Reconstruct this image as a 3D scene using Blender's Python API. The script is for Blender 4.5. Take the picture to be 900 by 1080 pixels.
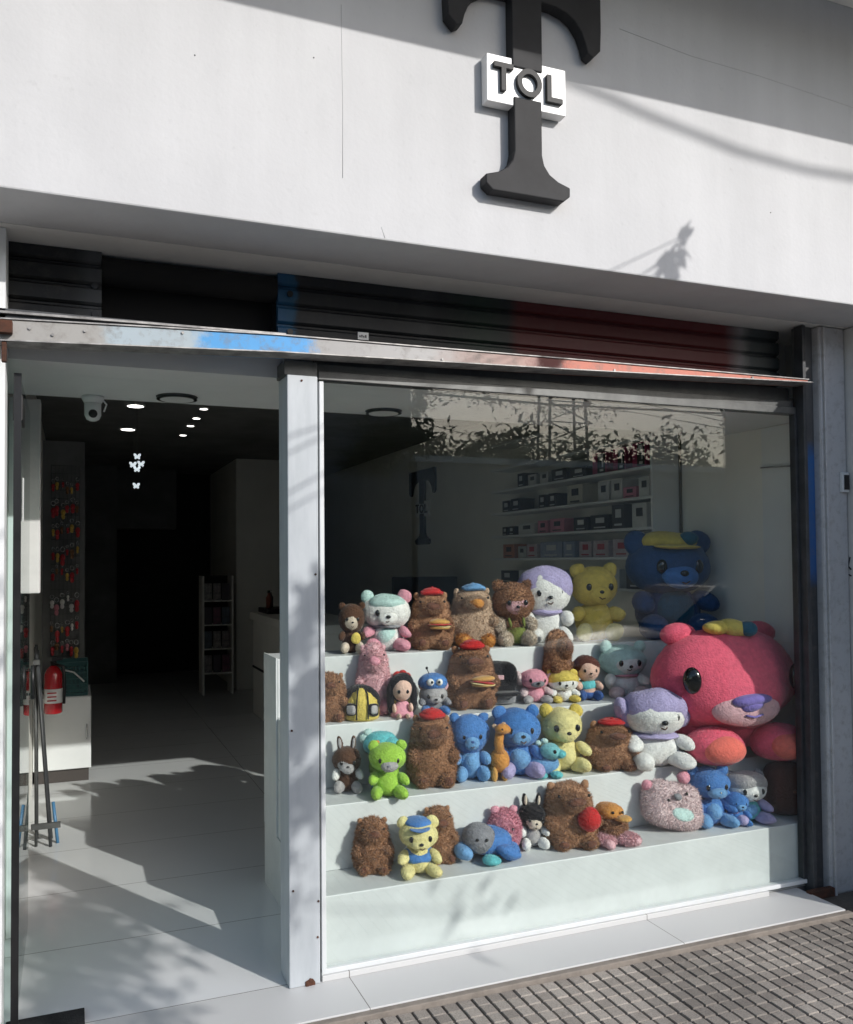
import bpy, bmesh, math, random
import numpy as np
from mathutils import Vector, Matrix, Euler, noise
random.seed(7); rng = np.random.default_rng(11)
for o in list(bpy.data.objects): bpy.data.objects.remove(o)
S = bpy.context.scene
col = S.collection
PI = math.pi

# ------------------------------------------------------------------ camera
cd = bpy.data.cameras.new('camera'); cam = bpy.data.objects.new('camera', cd); col.objects.link(cam)
cd.sensor_fit = 'HORIZONTAL'; cd.sensor_width = 36; cd.lens = 34.836
cd.shift_x = 0.05556; cd.shift_y = 0.02946; cd.clip_start = .05; cd.clip_end = 400
R_ = Vector((0.93698502, -0.34930118, -0.00691047)); U_ = Vector((-0.00336017, -0.02878891, 0.99957987)); F_ = Vector((0.34935338, 0.93656814, 0.02814849))
M = Matrix((R_, U_, -F_)).transposed().to_4x4(); M.translation = Vector((0, -2.966, 1.55))
cam.matrix_world = M
S.camera = cam
# ------------------------------------------------------------------ light
SUN_EL = math.radians(27.4); SUN_AZ = math.atan2(.59, -1)      # direction TO the sun, measured from +y towards +x
TO_SUN = Vector((math.sin(SUN_AZ)*math.cos(SUN_EL), math.cos(SUN_AZ)*math.cos(SUN_EL), math.sin(SUN_EL)))
w = bpy.data.worlds.new('World'); S.world = w; w.use_nodes = True
nt = w.node_tree; bg = nt.nodes['Background']; sky = nt.nodes.new('ShaderNodeTexSky')
sky.sky_type = 'NISHITA'; sky.sun_disc = False; sky.sun_elevation = SUN_EL; sky.sun_rotation = SUN_AZ; sky.dust_density = 1.2; sky.air_density = 1.0
nt.links.new(sky.outputs[0], bg.inputs[0]); bg.inputs[1].default_value = .15
sl = bpy.data.lights.new('sun', 'SUN'); sl.energy = 2.35; sl.angle = math.radians(.53); sl.color = (1, .97, .94)
so = bpy.data.objects.new('sun', sl); col.objects.link(so)
so.rotation_euler = TO_SUN.to_track_quat('Z', 'Y').to_euler(); so.location = (6, -10, 12)
S.view_settings.view_transform = 'Standard'; S.view_settings.look = 'None'; S.view_settings.exposure = 0.54; S.view_settings.gamma = 1
S.render.engine = 'CYCLES'
cy = S.cycles; cy.max_bounces = 10; cy.diffuse_bounces = 5; cy.glossy_bounces = 5; cy.transparent_max_bounces = 16; cy.transmission_bounces = 6
cy.caustics_reflective = False; cy.caustics_refractive = False; cy.sample_clamp_indirect = 6
cy.use_denoising = True
try: cy.denoiser = 'OPENIMAGEDENOISE'
except Exception: pass

# ------------------------------------------------------------------ materials
MATS = {}
def mat(key, c, rough=.6, var=.0, vs=6, bump=0, bs=60, bd=.004, metal=0, sheen=0, c2=None, spec=.5, coat=0, emit=0, fac=(.35, .7), sv=None):
    if key in MATS: return MATS[key]
    m = bpy.data.materials.new(key); m.use_nodes = True; n = m.node_tree.nodes; l = m.node_tree.links
    b = n['Principled BSDF']; b.inputs['Roughness'].default_value = rough; b.inputs['Metallic'].default_value = metal
    b.inputs['Specular IOR Level'].default_value = spec
    if coat: b.inputs['Coat Weight'].default_value = coat; b.inputs['Coat Roughness'].default_value = .05
    if sheen: b.inputs['Sheen Weight'].default_value = sheen; b.inputs['Sheen Roughness'].default_value = .4
    b.inputs['Base Color'].default_value = (*c, 1)
    if emit: b.inputs['Emission Color'].default_value = (*c, 1); b.inputs['Emission Strength'].default_value = emit
    tc = n.new('ShaderNodeTexCoord'); vec = tc.outputs['Object']
    if sv:
        mp = n.new('ShaderNodeMapping'); mp.inputs['Scale'].default_value = sv; l.new(vec, mp.inputs[0]); vec = mp.outputs[0]
    if var or c2:
        nz = n.new('ShaderNodeTexNoise'); nz.inputs['Scale'].default_value = vs; nz.inputs['Detail'].default_value = 7; nz.inputs['Roughness'].default_value = .65
        l.new(vec, nz.inputs['Vector'])
        mx = n.new('ShaderNodeMix'); mx.data_type = 'RGBA'
        a = c if c2 else tuple(v*(1-var) for v in c); d = c2 if c2 else tuple(min(1, v*(1+var)) for v in c)
        mx.inputs[6].default_value = (*a, 1); mx.inputs[7].default_value = (*d, 1)
        mr = n.new('ShaderNodeMapRange'); mr.inputs[1].default_value = fac[0]; mr.inputs[2].default_value = fac[1]
        l.new(nz.outputs[0], mr.inputs[0]); l.new(mr.outputs[0], mx.inputs[0]); l.new(mx.outputs[2], b.inputs['Base Color'])
    if bump:
        n2 = n.new('ShaderNodeTexNoise'); n2.inputs['Scale'].default_value = bs; n2.inputs['Detail'].default_value = 5
        bp = n.new('ShaderNodeBump'); bp.inputs['Strength'].default_value = bump; bp.inputs['Distance'].default_value = bd
        l.new(tc.outputs['Object'], n2.inputs['Vector']); l.new(n2.outputs[0], bp.inputs['Height']); l.new(bp.outputs[0], b.inputs['Normal'])
    MATS[key] = m; return m
def glass(key, tint, boost=0.85):
    m = bpy.data.materials.new(key); m.use_nodes = True; n = m.node_tree.nodes; l = m.node_tree.links; n.clear()
    o = n.new('ShaderNodeOutputMaterial'); t = n.new('ShaderNodeBsdfTransparent'); g = n.new('ShaderNodeBsdfGlossy')
    t.inputs[0].default_value = (*tint, 1); g.inputs['Roughness'].default_value = 0.0
    # Schlick reflectance, the same from both sides of the pane
    ge = n.new('ShaderNodeNewGeometry'); dt = n.new('ShaderNodeVectorMath'); dt.operation = 'DOT_PRODUCT'
    l.new(ge.outputs['Incoming'], dt.inputs[0]); l.new(ge.outputs['Normal'], dt.inputs[1])
    def mth(op, a, b=None):
        q = n.new('ShaderNodeMath'); q.operation = op; q.use_clamp = op == 'MULTIPLY_ADD'
        for i, v in enumerate((a, b) if b is not None else (a,)):
            if isinstance(v, (int, float)): q.inputs[i].default_value = v
            else: l.new(v, q.inputs[i])
        return q
    ab = mth('ABSOLUTE', dt.outputs['Value']); om = mth('SUBTRACT', 1.0, ab.outputs[0]); pw = mth('POWER', om.outputs[0], 5.0)
    k = mth('MULTIPLY_ADD', pw.outputs[0], .96*boost); k.inputs[2].default_value = .04*boost
    x = n.new('ShaderNodeMixShader'); l.new(k.outputs[0], x.inputs[0])
    l.new(t.outputs[0], x.inputs[1]); l.new(g.outputs[0], x.inputs[2]); l.new(x.outputs[0], o.inputs[0])
    MATS[key] = m; return m
def band_mat(key, stops, axis=0, rough=.55, metal=0, noise_amt=.12, nscale=9, dirt=.35, bump=.15):
    """paint whose colour changes along one axis in hand-sprayed patches; stops = [(coord, colour)]"""
    m = bpy.data.materials.new(key); m.use_nodes = True; n = m.node_tree.nodes; l = m.node_tree.links
    b = n['Principled BSDF']; b.inputs['Roughness'].default_value = rough; b.inputs['Metallic'].default_value = metal
    tc = n.new('ShaderNodeTexCoord'); sx = n.new('ShaderNodeSeparateXYZ'); l.new(tc.outputs['Object'], sx.inputs[0])
    nz = n.new('ShaderNodeTexNoise'); nz.inputs['Scale'].default_value = nscale; nz.inputs['Detail'].default_value = 12; nz.inputs['Roughness'].default_value = .72; l.new(tc.outputs['Object'], nz.inputs['Vector'])
    ad = n.new('ShaderNodeMath'); ad.operation = 'MULTIPLY_ADD'; ad.inputs[1].default_value = noise_amt*2
    l.new(nz.outputs[0], ad.inputs[0]); l.new(sx.outputs[axis], ad.inputs[2])
    lo = stops[0][0]; hi = stops[-1][0]
    mr = n.new('ShaderNodeMapRange'); mr.inputs[1].default_value = lo+noise_amt; mr.inputs[2].default_value = hi+noise_amt; l.new(ad.outputs[0], mr.inputs[0])
    cr = n.new('ShaderNodeValToRGB'); e = cr.color_ramp.elements
    for i, (p, c) in enumerate(stops):
        q = (p-lo)/(hi-lo)
        el = e[i] if i < 2 else e.new(q)
        el.position = q; el.color = (*c, 1)
    l.new(mr.outputs[0], cr.inputs[0])
    n2 = n.new('ShaderNodeTexNoise'); n2.inputs['Scale'].default_value = 22; n2.inputs['Detail'].default_value = 9; n2.inputs['Roughness'].default_value = .75
    l.new(tc.outputs['Object'], n2.inputs['Vector'])
    mr2 = n.new('ShaderNodeMapRange'); mr2.inputs[1].default_value = .5; mr2.inputs[2].default_value = .75; mr2.inputs[4].default_value = dirt; l.new(n2.outputs[0], mr2.inputs[0])
    mx = n.new('ShaderNodeMix'); mx.data_type = 'RGBA'; mx.inputs[7].default_value = (.16, .14, .12, 1)
    l.new(mr2.outputs[0], mx.inputs[0]); l.new(cr.outputs[0], mx.inputs[6]); l.new(mx.outputs[2], b.inputs['Base Color'])
    bp = n.new('ShaderNodeBump'); bp.inputs['Strength'].default_value = bump; bp.inputs['Distance'].default_value = .003
    l.new(n2.outputs[0], bp.inputs['Height']); l.new(bp.outputs[0], b.inputs['Normal'])
    MATS[key] = m; return m

# ------------------------------------------------------------------ mesh builder
class MB:
    def __init__(s): s.v = []; s.f = []; s.s = []
    def add(s, v, f, smooth=False):
        k = len(s.v); s.v += [tuple(p) for p in v]; s.f += [tuple(i+k for i in q) for q in f]; s.s += [smooth]*len(f); return s
    def box(s, x0, x1, y0, y1, z0, z1, rz=0, c=None):
        v = [(x, y, z) for z in (z0, z1) for y in (y0, y1) for x in (x0, x1)]
        f = [(0, 2, 3, 1), (4, 5, 7, 6), (0, 1, 5, 4), (2, 6, 7, 3), (0, 4, 6, 2), (1, 3, 7, 5)]
        if rz:
            c = Vector(c or ((x0+x1)/2, (y0+y1)/2, 0)); m = Matrix.Rotation(rz, 3, 'Z'); v = [m @ (Vector(p)-c)+c for p in v]
        return s.add(v, f)
    def prism(s, poly, y0, y1, plane='xz'):
        n = len(poly)
        if plane == 'xz': v = [(a, y0, b) for a, b in poly]+[(a, y1, b) for a, b in poly]
        elif plane == 'yz': v = [(y0, a, b) for a, b in poly]+[(y1, a, b) for a, b in poly]
        else: v = [(a, b, y0) for a, b in poly]+[(a, b, y1) for a, b in poly]
        f = [tuple(range(n)), tuple(range(2*n-1, n-1, -1))]+[(i, (i+1) % n+0, (i+1) % n+n, i+n) for i in range(n)]
        return s.add(v, [q[::-1] if False else q for q in f])
    def ell(s, c, r, rot=None, seg=22, rings=14, p=1.0):
        v = []; f = []
        m = Euler(rot).to_matrix() if rot else None
        for i in range(rings+1):
            t = PI*i/rings
            for j in range(seg):
                a = 2*PI*j/seg
                st, ct = math.sin(t), math.cos(t)
                q = Vector((st*math.cos(a), st*math.sin(a), ct))
                if p != 1: q = Vector([math.copysign(abs(k)**p, k) for k in q])
                q = Vector((q.x*r[0], q.y*r[1], q.z*r[2]))
                if m: q = m @ q
                v.append(q+Vector(c))
        for i in range(rings):
            for j in range(seg):
                a = i*seg+j; b = i*seg+(j+1) % seg; f.append((a, a+seg, b+seg, b))
        return s.add(v, f, True)
    def lathe(s, prof, c=(0, 0, 0), seg=24, sx=1, sy=1, axis='z', smooth=True):
        v = []; f = []; n = len(prof)
        for z, r in prof:
            for j in range(seg):
                a = 2*PI*j/seg; p = (r*math.cos(a)*sx, r*math.sin(a)*sy, z)
                if axis == 'y': p = (p[0], z, -p[1])
                if axis == 'x': p = (z, p[1], -p[0])
                v.append((p[0]+c[0], p[1]+c[1], p[2]+c[2]))
        for i in range(n-1):
            for j in range(seg):
                a = i*seg+j; b = i*seg+(j+1) % seg; f.append((a, b, b+seg, a+seg))
        f.append(tuple(range(seg))[::-1]); f.append(tuple(range((n-1)*seg, n*seg)))
        k = len(s.f); s.add(v, f, smooth); s.s[-1] = s.s[-2] = False; return s
    def tube(s, pts, r, seg=8):
        pts = [Vector(p) for p in pts]; rr = r if hasattr(r, '__len__') else [r]*len(pts); v = []; f = []
        for i, p in enumerate(pts):
            d = (pts[min(i+1, len(pts)-1)]-pts[max(i-1, 0)]).normalized()
            u = d.orthogonal().normalized() if i == 0 else (u-d*u.dot(d)).normalized()
            x = d.cross(u)
            for j in range(seg):
                a = 2*PI*j/seg; v.append(p+(u*math.cos(a)+x*math.sin(a))*rr[i])
        for i in range(len(pts)-1):
            for j in range(seg):
                a = i*seg+j; b = i*seg+(j+1) % seg; f.append((a, b, b+seg, a+seg))
        f.append(tuple(range(seg))[::-1]); f.append(tuple(range(len(v)-seg, len(v))))
        return s.add(v, f, True)
    def torus(s, c, R, r, axis='y', seg=24, sg=8, arc=2*PI):
        pts = []
        for i in range(seg+1):
            a = arc*i/seg; q = (math.cos(a)*R, math.sin(a)*R)
            pts.append({'y': (c[0]+q[0], c[1], c[2]+q[1]), 'z': (c[0]+q[0], c[1]+q[1], c[2]), 'x': (c[0], c[1]+q[0], c[2]+q[1])}[axis])
        return s.tube(pts, r, sg)
    def lumps(s, amp, sc, seed=0):
        s.v = [tuple(Vector(p)+noise.noise_vector(Vector(p)*sc+Vector((seed, 3*seed, 0)))*amp) for p in s.v]; return s
    def fuzz(s, density, length, width=.0016):
        """short pile: thin triangles standing on the surface"""
        V = np.array(s.v); T = []
        for q in s.f:
            for i in range(1, len(q)-1): T.append((q[0], q[i], q[i+1]))
        T = np.array(T); A, B, C = V[T[:, 0]], V[T[:, 1]], V[T[:, 2]]
        nn = np.cross(B-A, C-A); ar = np.linalg.norm(nn, axis=1); ok = ar > 1e-10
        A, B, C, nn, ar = A[ok], B[ok], C[ok], nn[ok], ar[ok]
        N = int(min(9000, density*ar.sum()/2))
        if N < 10: return s
        i = rng.choice(len(ar), N, p=ar/ar.sum()); u, w_ = rng.random(N), rng.random(N); fl = u+w_ > 1; u[fl] = 1-u[fl]; w_[fl] = 1-w_[fl]
        P = A[i]+(B-A)[i]*u[:, None]+(C-A)[i]*w_[:, None]
        n_ = nn[i]/ar[i][:, None]
        cen = V.mean(0); 
        d = n_+rng.normal(0, .45, (N, 3))+np.array([0, 0, -.35]); d /= np.linalg.norm(d, axis=1)[:, None]
        t = np.cross(d, rng.normal(0, 1, (N, 3))); t /= np.linalg.norm(t, axis=1)[:, None]
        L = length*(.5+rng.random(N))[:, None]
        P = P-n_*length*.1
        q = np.stack([P-t*width, P+t*width, P+d*L], 1).reshape(-1, 3)
        k = len(s.v); s.v += [tuple(p) for p in q.tolist()]; s.f += [(k+3*a, k+3*a+1, k+3*a+2) for a in range(N)]; s.s += [False]*N
        return s
    def build(s, name, m, parent=None, bevel=0, label=None, fix=True):
        me = bpy.data.meshes.new(name); me.from_pydata(s.v, [], s.f); me.update()
        me.polygons.foreach_set('use_smooth', s.s)
        if fix:
            b = bmesh.new(); b.from_mesh(me); bmesh.ops.recalc_face_normals(b, faces=b.faces); b.to_mesh(me); b.free()
        me.materials.append(MATS[m] if isinstance(m, str) else m)
        o = bpy.data.objects.new(name, me); col.objects.link(o)
        if parent: o.parent = parent
        if bevel:
            bv = o.modifiers.new('bevel', 'BEVEL'); bv.width = bevel; bv.segments = 2; bv.limit_method = 'ANGLE'; bv.angle_limit = math.radians(50); bv.harden_normals = False
        if label: o['label'] = label
        return o
def tag(o, label=None, cat=None, group=None, kind=None):
    for k, v in (('label', label), ('category', cat), ('group', group), ('kind', kind)):
        if v: o[k] = v
    return o
def thing(name, label, cat, loc=(0, 0, 0), rz=0, group=None):
    o = bpy.data.objects.new(name, None); col.objects.link(o); o.location = loc; o.rotation_euler = (0, 0, rz); o.empty_display_size = .1
    return tag(o, label, cat, group)
def dup(o, loc=None, rz=None, label=None, parent=None):
    c = o.copy(); col.objects.link(c); c.parent = parent
    if loc is not None: c.location = loc
    if rz is not None: c.rotation_euler = (0, 0, rz)
    if label: c['label'] = label
    for ch in list(o.children): dup(ch, parent=c)
    return c
def box(*a): return MB().box(*a)

# setting materials
def render_mat():
    m = bpy.data.materials.new('render_wall'); m.use_nodes = True; n = m.node_tree.nodes; l = m.node_tree.links; b = n['Principled BSDF']; b.inputs['Roughness'].default_value = .85
    tc = n.new('ShaderNodeTexCoord'); prev = None
    for sc, lo, hi, a, d in (((7, 7, .7), .35, .75, 1.0, .93), ((2.2, 2.2, 2.2), .35, .7, 1.0, .92), ((40, 40, 30), .62, .8, 1.0, .90)):
        mp = n.new('ShaderNodeMapping'); mp.inputs['Scale'].default_value = sc; l.new(tc.outputs['Object'], mp.inputs[0])
        nz = n.new('ShaderNodeTexNoise'); nz.inputs['Scale'].default_value = 1; nz.inputs['Detail'].default_value = 8; nz.inputs['Roughness'].default_value = .6; l.new(mp.outputs[0], nz.inputs['Vector'])
        mr = n.new('ShaderNodeMapRange'); mr.inputs[1].default_value = lo; mr.inputs[2].default_value = hi; mr.inputs[3].default_value = a; mr.inputs[4].default_value = d; l.new(nz.outputs[0], mr.inputs[0])
        if prev is None: prev = mr.outputs[0]
        else:
            k = n.new('ShaderNodeMath'); k.operation = 'MULTIPLY'; l.new(prev, k.inputs[0]); l.new(mr.outputs[0], k.inputs[1]); prev = k.outputs[0]
    x = n.new('ShaderNodeMix'); x.data_type = 'RGBA'; x.blend_type = 'MULTIPLY'; x.inputs[0].default_value = 1; x.inputs[6].default_value = (.62, .62, .625, 1); l.new(prev, x.inputs[7]); l.new(x.outputs[2], b.inputs['Base Color'])
    n2 = n.new('ShaderNodeTexNoise'); n2.inputs['Scale'].default_value = 55; n2.inputs['Detail'].default_value = 6; l.new(tc.outputs['Object'], n2.inputs['Vector'])
    bp = n.new('ShaderNodeBump'); bp.inputs['Strength'].default_value = .2; bp.inputs['Distance'].default_value = .004; l.new(n2.outputs[0], bp.inputs['Height']); l.new(bp.outputs[0], b.inputs['Normal'])
    MATS['render_wall'] = m
render_mat()
mat('render_wall', (.70, .70, .70), .85, c2=(.76, .76, .76), vs=2.2, bump=.12, bs=45, fac=(.3, .65))
mat('soffit_paint', (.86, .85, .81), .85, var=.06, vs=3, bump=.15, bs=40)
mat('white_paint', (.76, .77, .76), .5, var=.03, vs=4, bump=.05, bs=30)
mat('white_gloss', (.645, .665, .66), .5, var=.06, vs=7, bump=.04, bs=20)
mat('inner_wall', (.82, .80, .74), .75, var=.05, vs=2, bump=.08, bs=30)
mat('pier_paint', (.58, .575, .555), .8, c2=(.68, .675, .65), vs=5, bump=.3, bs=30)
mat('charcoal_shade', (.035, .036, .036), .8, var=.2, vs=3)  # charcoal colour; on the back wall it paints the unlit depth
mat('deep_wall', (.20, .20, .195), .8, var=.2, vs=3)  # grey darkened on ceiling and deep walls to imitate the unlit back
mat('recess_shade', (.012, .011, .011), .9)  # near-black colour carries the shade inside the open shutter recess
mat('dark_metal', (.05, .052, .055), .45, var=.3, vs=12, metal=.0, bump=.1, bs=60)
mat('frame_grey', (.11, .113, .11), .42, var=.25, vs=9, metal=.35)
mat('post_paint', (.49, .52, .54), .42, c2=(.40, .43, .45), vs=4, sv=(4, 4, .7), bump=.06, bs=40)
mat('alu_white', (.66, .68, .68), .35, var=.05)
mat('sign_black', (.026, .026, .028), .65, var=.25, vs=6, spec=.3)
mat('sign_white', (.83, .83, .82), .35, var=.03)
mat('black_plastic', (.012, .012, .013), .35)
mat('rust', (.10, .035, .018), .9, c2=(.03, .018, .012), vs=30)
mat('chrome', (.6, .6, .6), .22, metal=1)
mat('steel', (.32, .31, .30), .5, var=.45, vs=18, metal=.4)
mat('asphalt', (.22, .215, .205), .9, var=.25, vs=40, bump=.5, bs=150)
mat('kerb_stone', (.30, .29, .27), .85, var=.2, vs=12, bump=.2)
mat('mortar', (.12, .105, .09), .95, c2=(.075, .065, .055), vs=20, bump=.4, bs=120)
mat('kerb_brown', (.27, .235, .20), .9, c2=(.19, .165, .14), vs=14, bump=.5, bs=90)
mat('bark', (.10, .075, .055), .95, c2=(.05, .04, .03), vs=14, bump=.6, bs=30)
mat('leaf', (.05, .085, .025), .6, c2=(.085, .12, .04), vs=3)
mat('leaf_far', (.03, .055, .02), .7, c2=(.06, .09, .035), vs=1)
mat('far_plaster', (.55, .53, .49), .85, var=.15, vs=1)
mat('far_plaster_dark', (.26, .25, .24), .85, var=.2, vs=1)
mat('car_paint', (.012, .013, .016), .16, coat=1)
mat('tyre', (.015, .015, .015), .8)
mat('lamp_glow', (1, .97, .92), .5, emit=3.2)
mat('diffuser_off', (.75, .75, .73), .4)
glass('shop_glass', (.965, .985, .975)); glass('door_glass', (.80, .90, .89), 1.1); glass('car_glass', (.25, .3, .3), 1.1)

# sidewalk paver colour: grey-brown cement with per-block and per-slab variation
def paver_mat():
    m = bpy.data.materials.new('paver'); m.use_nodes = True; n = m.node_tree.nodes; l = m.node_tree.links; b = n['Principled BSDF']; b.inputs['Roughness'].default_value = .85
    tc = n.new('ShaderNodeTexCoord'); g = n.new('ShaderNodeNewGeometry')
    a = n.new('ShaderNodeMix'); a.data_type = 'RGBA'; a.inputs[6].default_value = (.27, .24, .21, 1); a.inputs[7].default_value = (.40, .36, .315, 1)
    l.new(g.outputs['Random Per Island'], a.inputs[0])
    nz = n.new('ShaderNodeTexNoise'); nz.inputs['Scale'].default_value = 1.6; nz.inputs['Detail'].default_value = 6; l.new(tc.outputs['Object'], nz.inputs['Vector'])
    mr = n.new('ShaderNodeMapRange'); mr.inputs[1].default_value = .35; mr.inputs[2].default_value = .7; mr.inputs[3].default_value = .72; mr.inputs[4].default_value = 1.15; l.new(nz.outputs[0], mr.inputs[0])
    n3 = n.new('ShaderNodeTexNoise'); n3.inputs['Scale'].default_value = 220; n3.inputs['Detail'].default_value = 3; l.new(tc.outputs['Object'], n3.inputs['Vector'])
    mr3 = n.new('ShaderNodeMapRange'); mr3.inputs[1].default_value = .3; mr3.inputs[2].default_value = .7; mr3.inputs[3].default_value = .75; mr3.inputs[4].default_value = 1.2; l.new(n3.outputs[0], mr3.inputs[0])
    # each 6 x 6 slab has its own tone
    mp = n.new('ShaderNodeMapping'); mp.inputs['Location'].default_value = (-1.0/.3444, .262/.3444+20, 0); mp.inputs['Scale'].default_value = (1/.3444, 1/.3444, 0); l.new(tc.outputs['Object'], mp.inputs[0])
    fl = n.new('ShaderNodeVectorMath'); fl.operation = 'FLOOR'; l.new(mp.outputs[0], fl.inputs[0])
    wn_ = n.new('ShaderNodeTexWhiteNoise'); wn_.noise_dimensions = '2D'; l.new(fl.outputs[0], wn_.inputs['Vector'])
    mr4 = n.new('ShaderNodeMapRange'); mr4.inputs[3].default_value = .80; mr4.inputs[4].default_value = 1.12; l.new(wn_.outputs['Value'], mr4.inputs[0])
    k0 = n.new('ShaderNodeMath'); k0.operation = 'MULTIPLY'; l.new(mr.outputs[0], k0.inputs[0]); l.new(mr4.outputs[0], k0.inputs[1])
    k = n.new('ShaderNodeMath'); k.operation = 'MULTIPLY'; l.new(k0.outputs[0], k.inputs[0]); l.new(mr3.outputs[0], k.inputs[1])
    x = n.new('ShaderNodeMix'); x.data_type = 'RGBA'; x.blend_type = 'MULTIPLY'; x.inputs[0].default_value = 1
    l.new(a.outputs[2], x.inputs[6]); l.new(k.outputs[0], x.inputs[7]); l.new(x.outputs[2], b.inputs['Base Color'])
    bp = n.new('ShaderNodeBump'); bp.inputs['Strength'].default_value = .5; bp.inputs['Distance'].default_value = .002; l.new(n3.outputs[0], bp.inputs['Height']); l.new(bp.outputs[0], b.inputs['Normal'])
    MATS['paver'] = m
paver_mat()
# glossy white floor tiles with thin grey joints
def tile_mat(key, c, jx, jy, ox, oy, rough=.09):
    m = bpy.data.materials.new(key); m.use_nodes = True; n = m.node_tree.nodes; l = m.node_tree.links; b = n['Principled BSDF']
    tc = n.new('ShaderNodeTexCoord'); sp = n.new('ShaderNodeSeparateXYZ'); l.new(tc.outputs['Object'], sp.inputs[0])
    outs = []
    for ax, per, off in ((0, jx, ox), (1, jy, oy)):
        a = n.new('ShaderNodeMath'); a.operation = 'SUBTRACT'; a.inputs[1].default_value = off; l.new(sp.outputs[ax], a.inputs[0])
        p = n.new('ShaderNodeMath'); p.operation = 'PINGPONG'; p.inputs[1].default_value = per/2; l.new(a.outputs[0], p.inputs[0])
        lt = n.new('ShaderNodeMath'); lt.operation = 'LESS_THAN'; lt.inputs[1].default_value = .0016; l.new(p.outputs[0], lt.inputs[0]); outs.append(lt)
    mxx = n.new('ShaderNodeMath'); mxx.operation = 'MAXIMUM'; l.new(outs[0].outputs[0], mxx.inputs[0]); l.new(outs[1].outputs[0], mxx.inputs[1])
    nz = n.new('ShaderNodeTexNoise'); nz.inputs['Scale'].default_value = 3; nz.inputs['Detail'].default_value = 8; l.new(tc.outputs['Object'], nz.inputs['Vector'])
    cm = n.new('ShaderNodeMix'); cm.data_type = 'RGBA'; cm.inputs[6].default_value = (*[v*.93 for v in c], 1); cm.inputs[7].default_value = (*c, 1); l.new(nz.outputs[0], cm.inputs[0])
    x = n.new('ShaderNodeMix'); x.data_type = 'RGBA'; x.inputs[7].default_value = (.16, .15, .14, 1); l.new(mxx.outputs[0], x.inputs[0]); l.new(cm.outputs[2], x.inputs[6]); l.new(x.outputs[2], b.inputs['Base Color'])
    mr = n.new('ShaderNodeMapRange'); mr.inputs[3].default_value = rough*.6; mr.inputs[4].default_value = rough*1.9; l.new(nz.outputs[0], mr.inputs[0]); l.new(mr.outputs[0], b.inputs['Roughness'])
    MATS[key] = m
tile_mat('floor_tile', (.72, .73, .73), 2.4, .6, 1.21, .03); tile_mat('threshold_tile', (.60, .60, .59), 1.345, 9, .975, 4, .38)

SOFZ = 2.656
# ================================================================== SETTING
tag(box(-80, 120, -120, -3.75, -.30, -.165).build('road', 'asphalt'), kind='structure')
tag(box(-40, 60, -3.75, -3.60, -.30, -.022).build('kerb', 'kerb_stone', bevel=.015), kind='structure')
tag(box(-40, 60, -3.60, -.235, -.30, -.0275).build('pavement_bed', 'mortar'), kind='structure')
sw = MB(); cs = .0574
for i in range(-52, 128):
    for j in range(0, 58):
        x0 = 1.0+i*cs; y1 = -.262-j*cs; y0 = y1-cs; x1 = x0+cs
        g = .0028+random.random()*.0008; ch = .003; h = -.021+random.uniform(-.0012, .0012)+(.0012 if ((i//6)+(j//6)) % 2 else 0)
        gd = g-.0002; gx = gd+(.002 if i % 6 == 0 else 0); gy = .0016+(.002 if j % 6 == 0 else 0)
        a, b, c_, d = x0+gx, x1-gd, y0+.0016, y1-gy
        v = [(a, c_, -.034), (b, c_, -.034), (b, d, -.034), (a, d, -.034), (a+ch, c_+ch, h), (b-ch, c_+ch, h), (b-ch, d-ch, h), (a+ch, d-ch, h)]
        sw.add(v, [(4, 5, 6, 7), (0, 1, 5, 4), (1, 2, 6, 5), (2, 3, 7, 6), (3, 0, 4, 7)])
tag(sw.build('pavement', 'paver', fix=False), kind='structure')
tag(box(-3, 3.215, -.262, -.232, -.05, -.004).build('threshold_edge', 'kerb_brown', bevel=.004), kind='structure')
tag(box(-3, 3.20, -.232, .03, -.06, .0).build('threshold', 'threshold_tile', bevel=.002), kind='structure')
tag(box(3.215, 6, -.262, .02, -.05, -.03).build('pavement_strip', 'mortar'), kind='structure')
tag(box(-.25, 3.5, .03, 9.0, -.06, .0).build('floor', 'floor_tile'), kind='structure')
tag(box(-40, 60, -18.2, -11.2, -.165, -.02).build('far_pavement', 'kerb_stone'), kind='structure')

# ---- the shop building
B = thing('shop_building', 'white rendered shop front with deep fascia over dark interior', 'building')
box(-6, 9, -.33, -.05, SOFZ, 4.2).build('fascia', 'render_wall', B, bevel=.006)
for pts in ([(.86, 2.85), (.862, 3.1), (.858, 3.45)], [(2.0, 3.62), (2.35, 3.585), (2.7, 3.575), (3.3, 3.535)], [(1.0, 2.70), (1.012, 2.664)]):
    MB().tube([(x, -.3302, z) for x, z in pts], .0011, 5).build('hairline_crack', mat('crack', (.50, .50, .50), .9), B)
for x, z in ((.365, 3.17), (.76, 3.245), (2.75, 3.0), (.05, 3.43), (1.25, 3.5)):
    MB().lathe([(-.0012, .0025), (.001, .003)], (x, -.33, z), 8, axis='y').build('drill_hole', 'dark_metal', B)
box(-6, 9, -.05, .30, SOFZ, 4.2).build('lintel_wall', 'soffit_paint', B)
box(-6, 9, -1.36, -.332, 3.99, 4.25).build('overhang', 'soffit_paint', B)
box(-6, -.205, -.02, .10, -.06, SOFZ-.003).build('side_wall', 'white_paint', B)
box(-.45, -.25, .103, 9.2, -.06, 2.9).build('left_wall', 'inner_wall', B)
box(3.5, 3.7, .103, 9.2, -.06, 2.9).build('right_wall', 'inner_wall', B)
box(3.492, 3.499, .104, .476, 1.11, 2.245).build('wall_panel', 'white_paint', B, bevel=.001)
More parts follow.
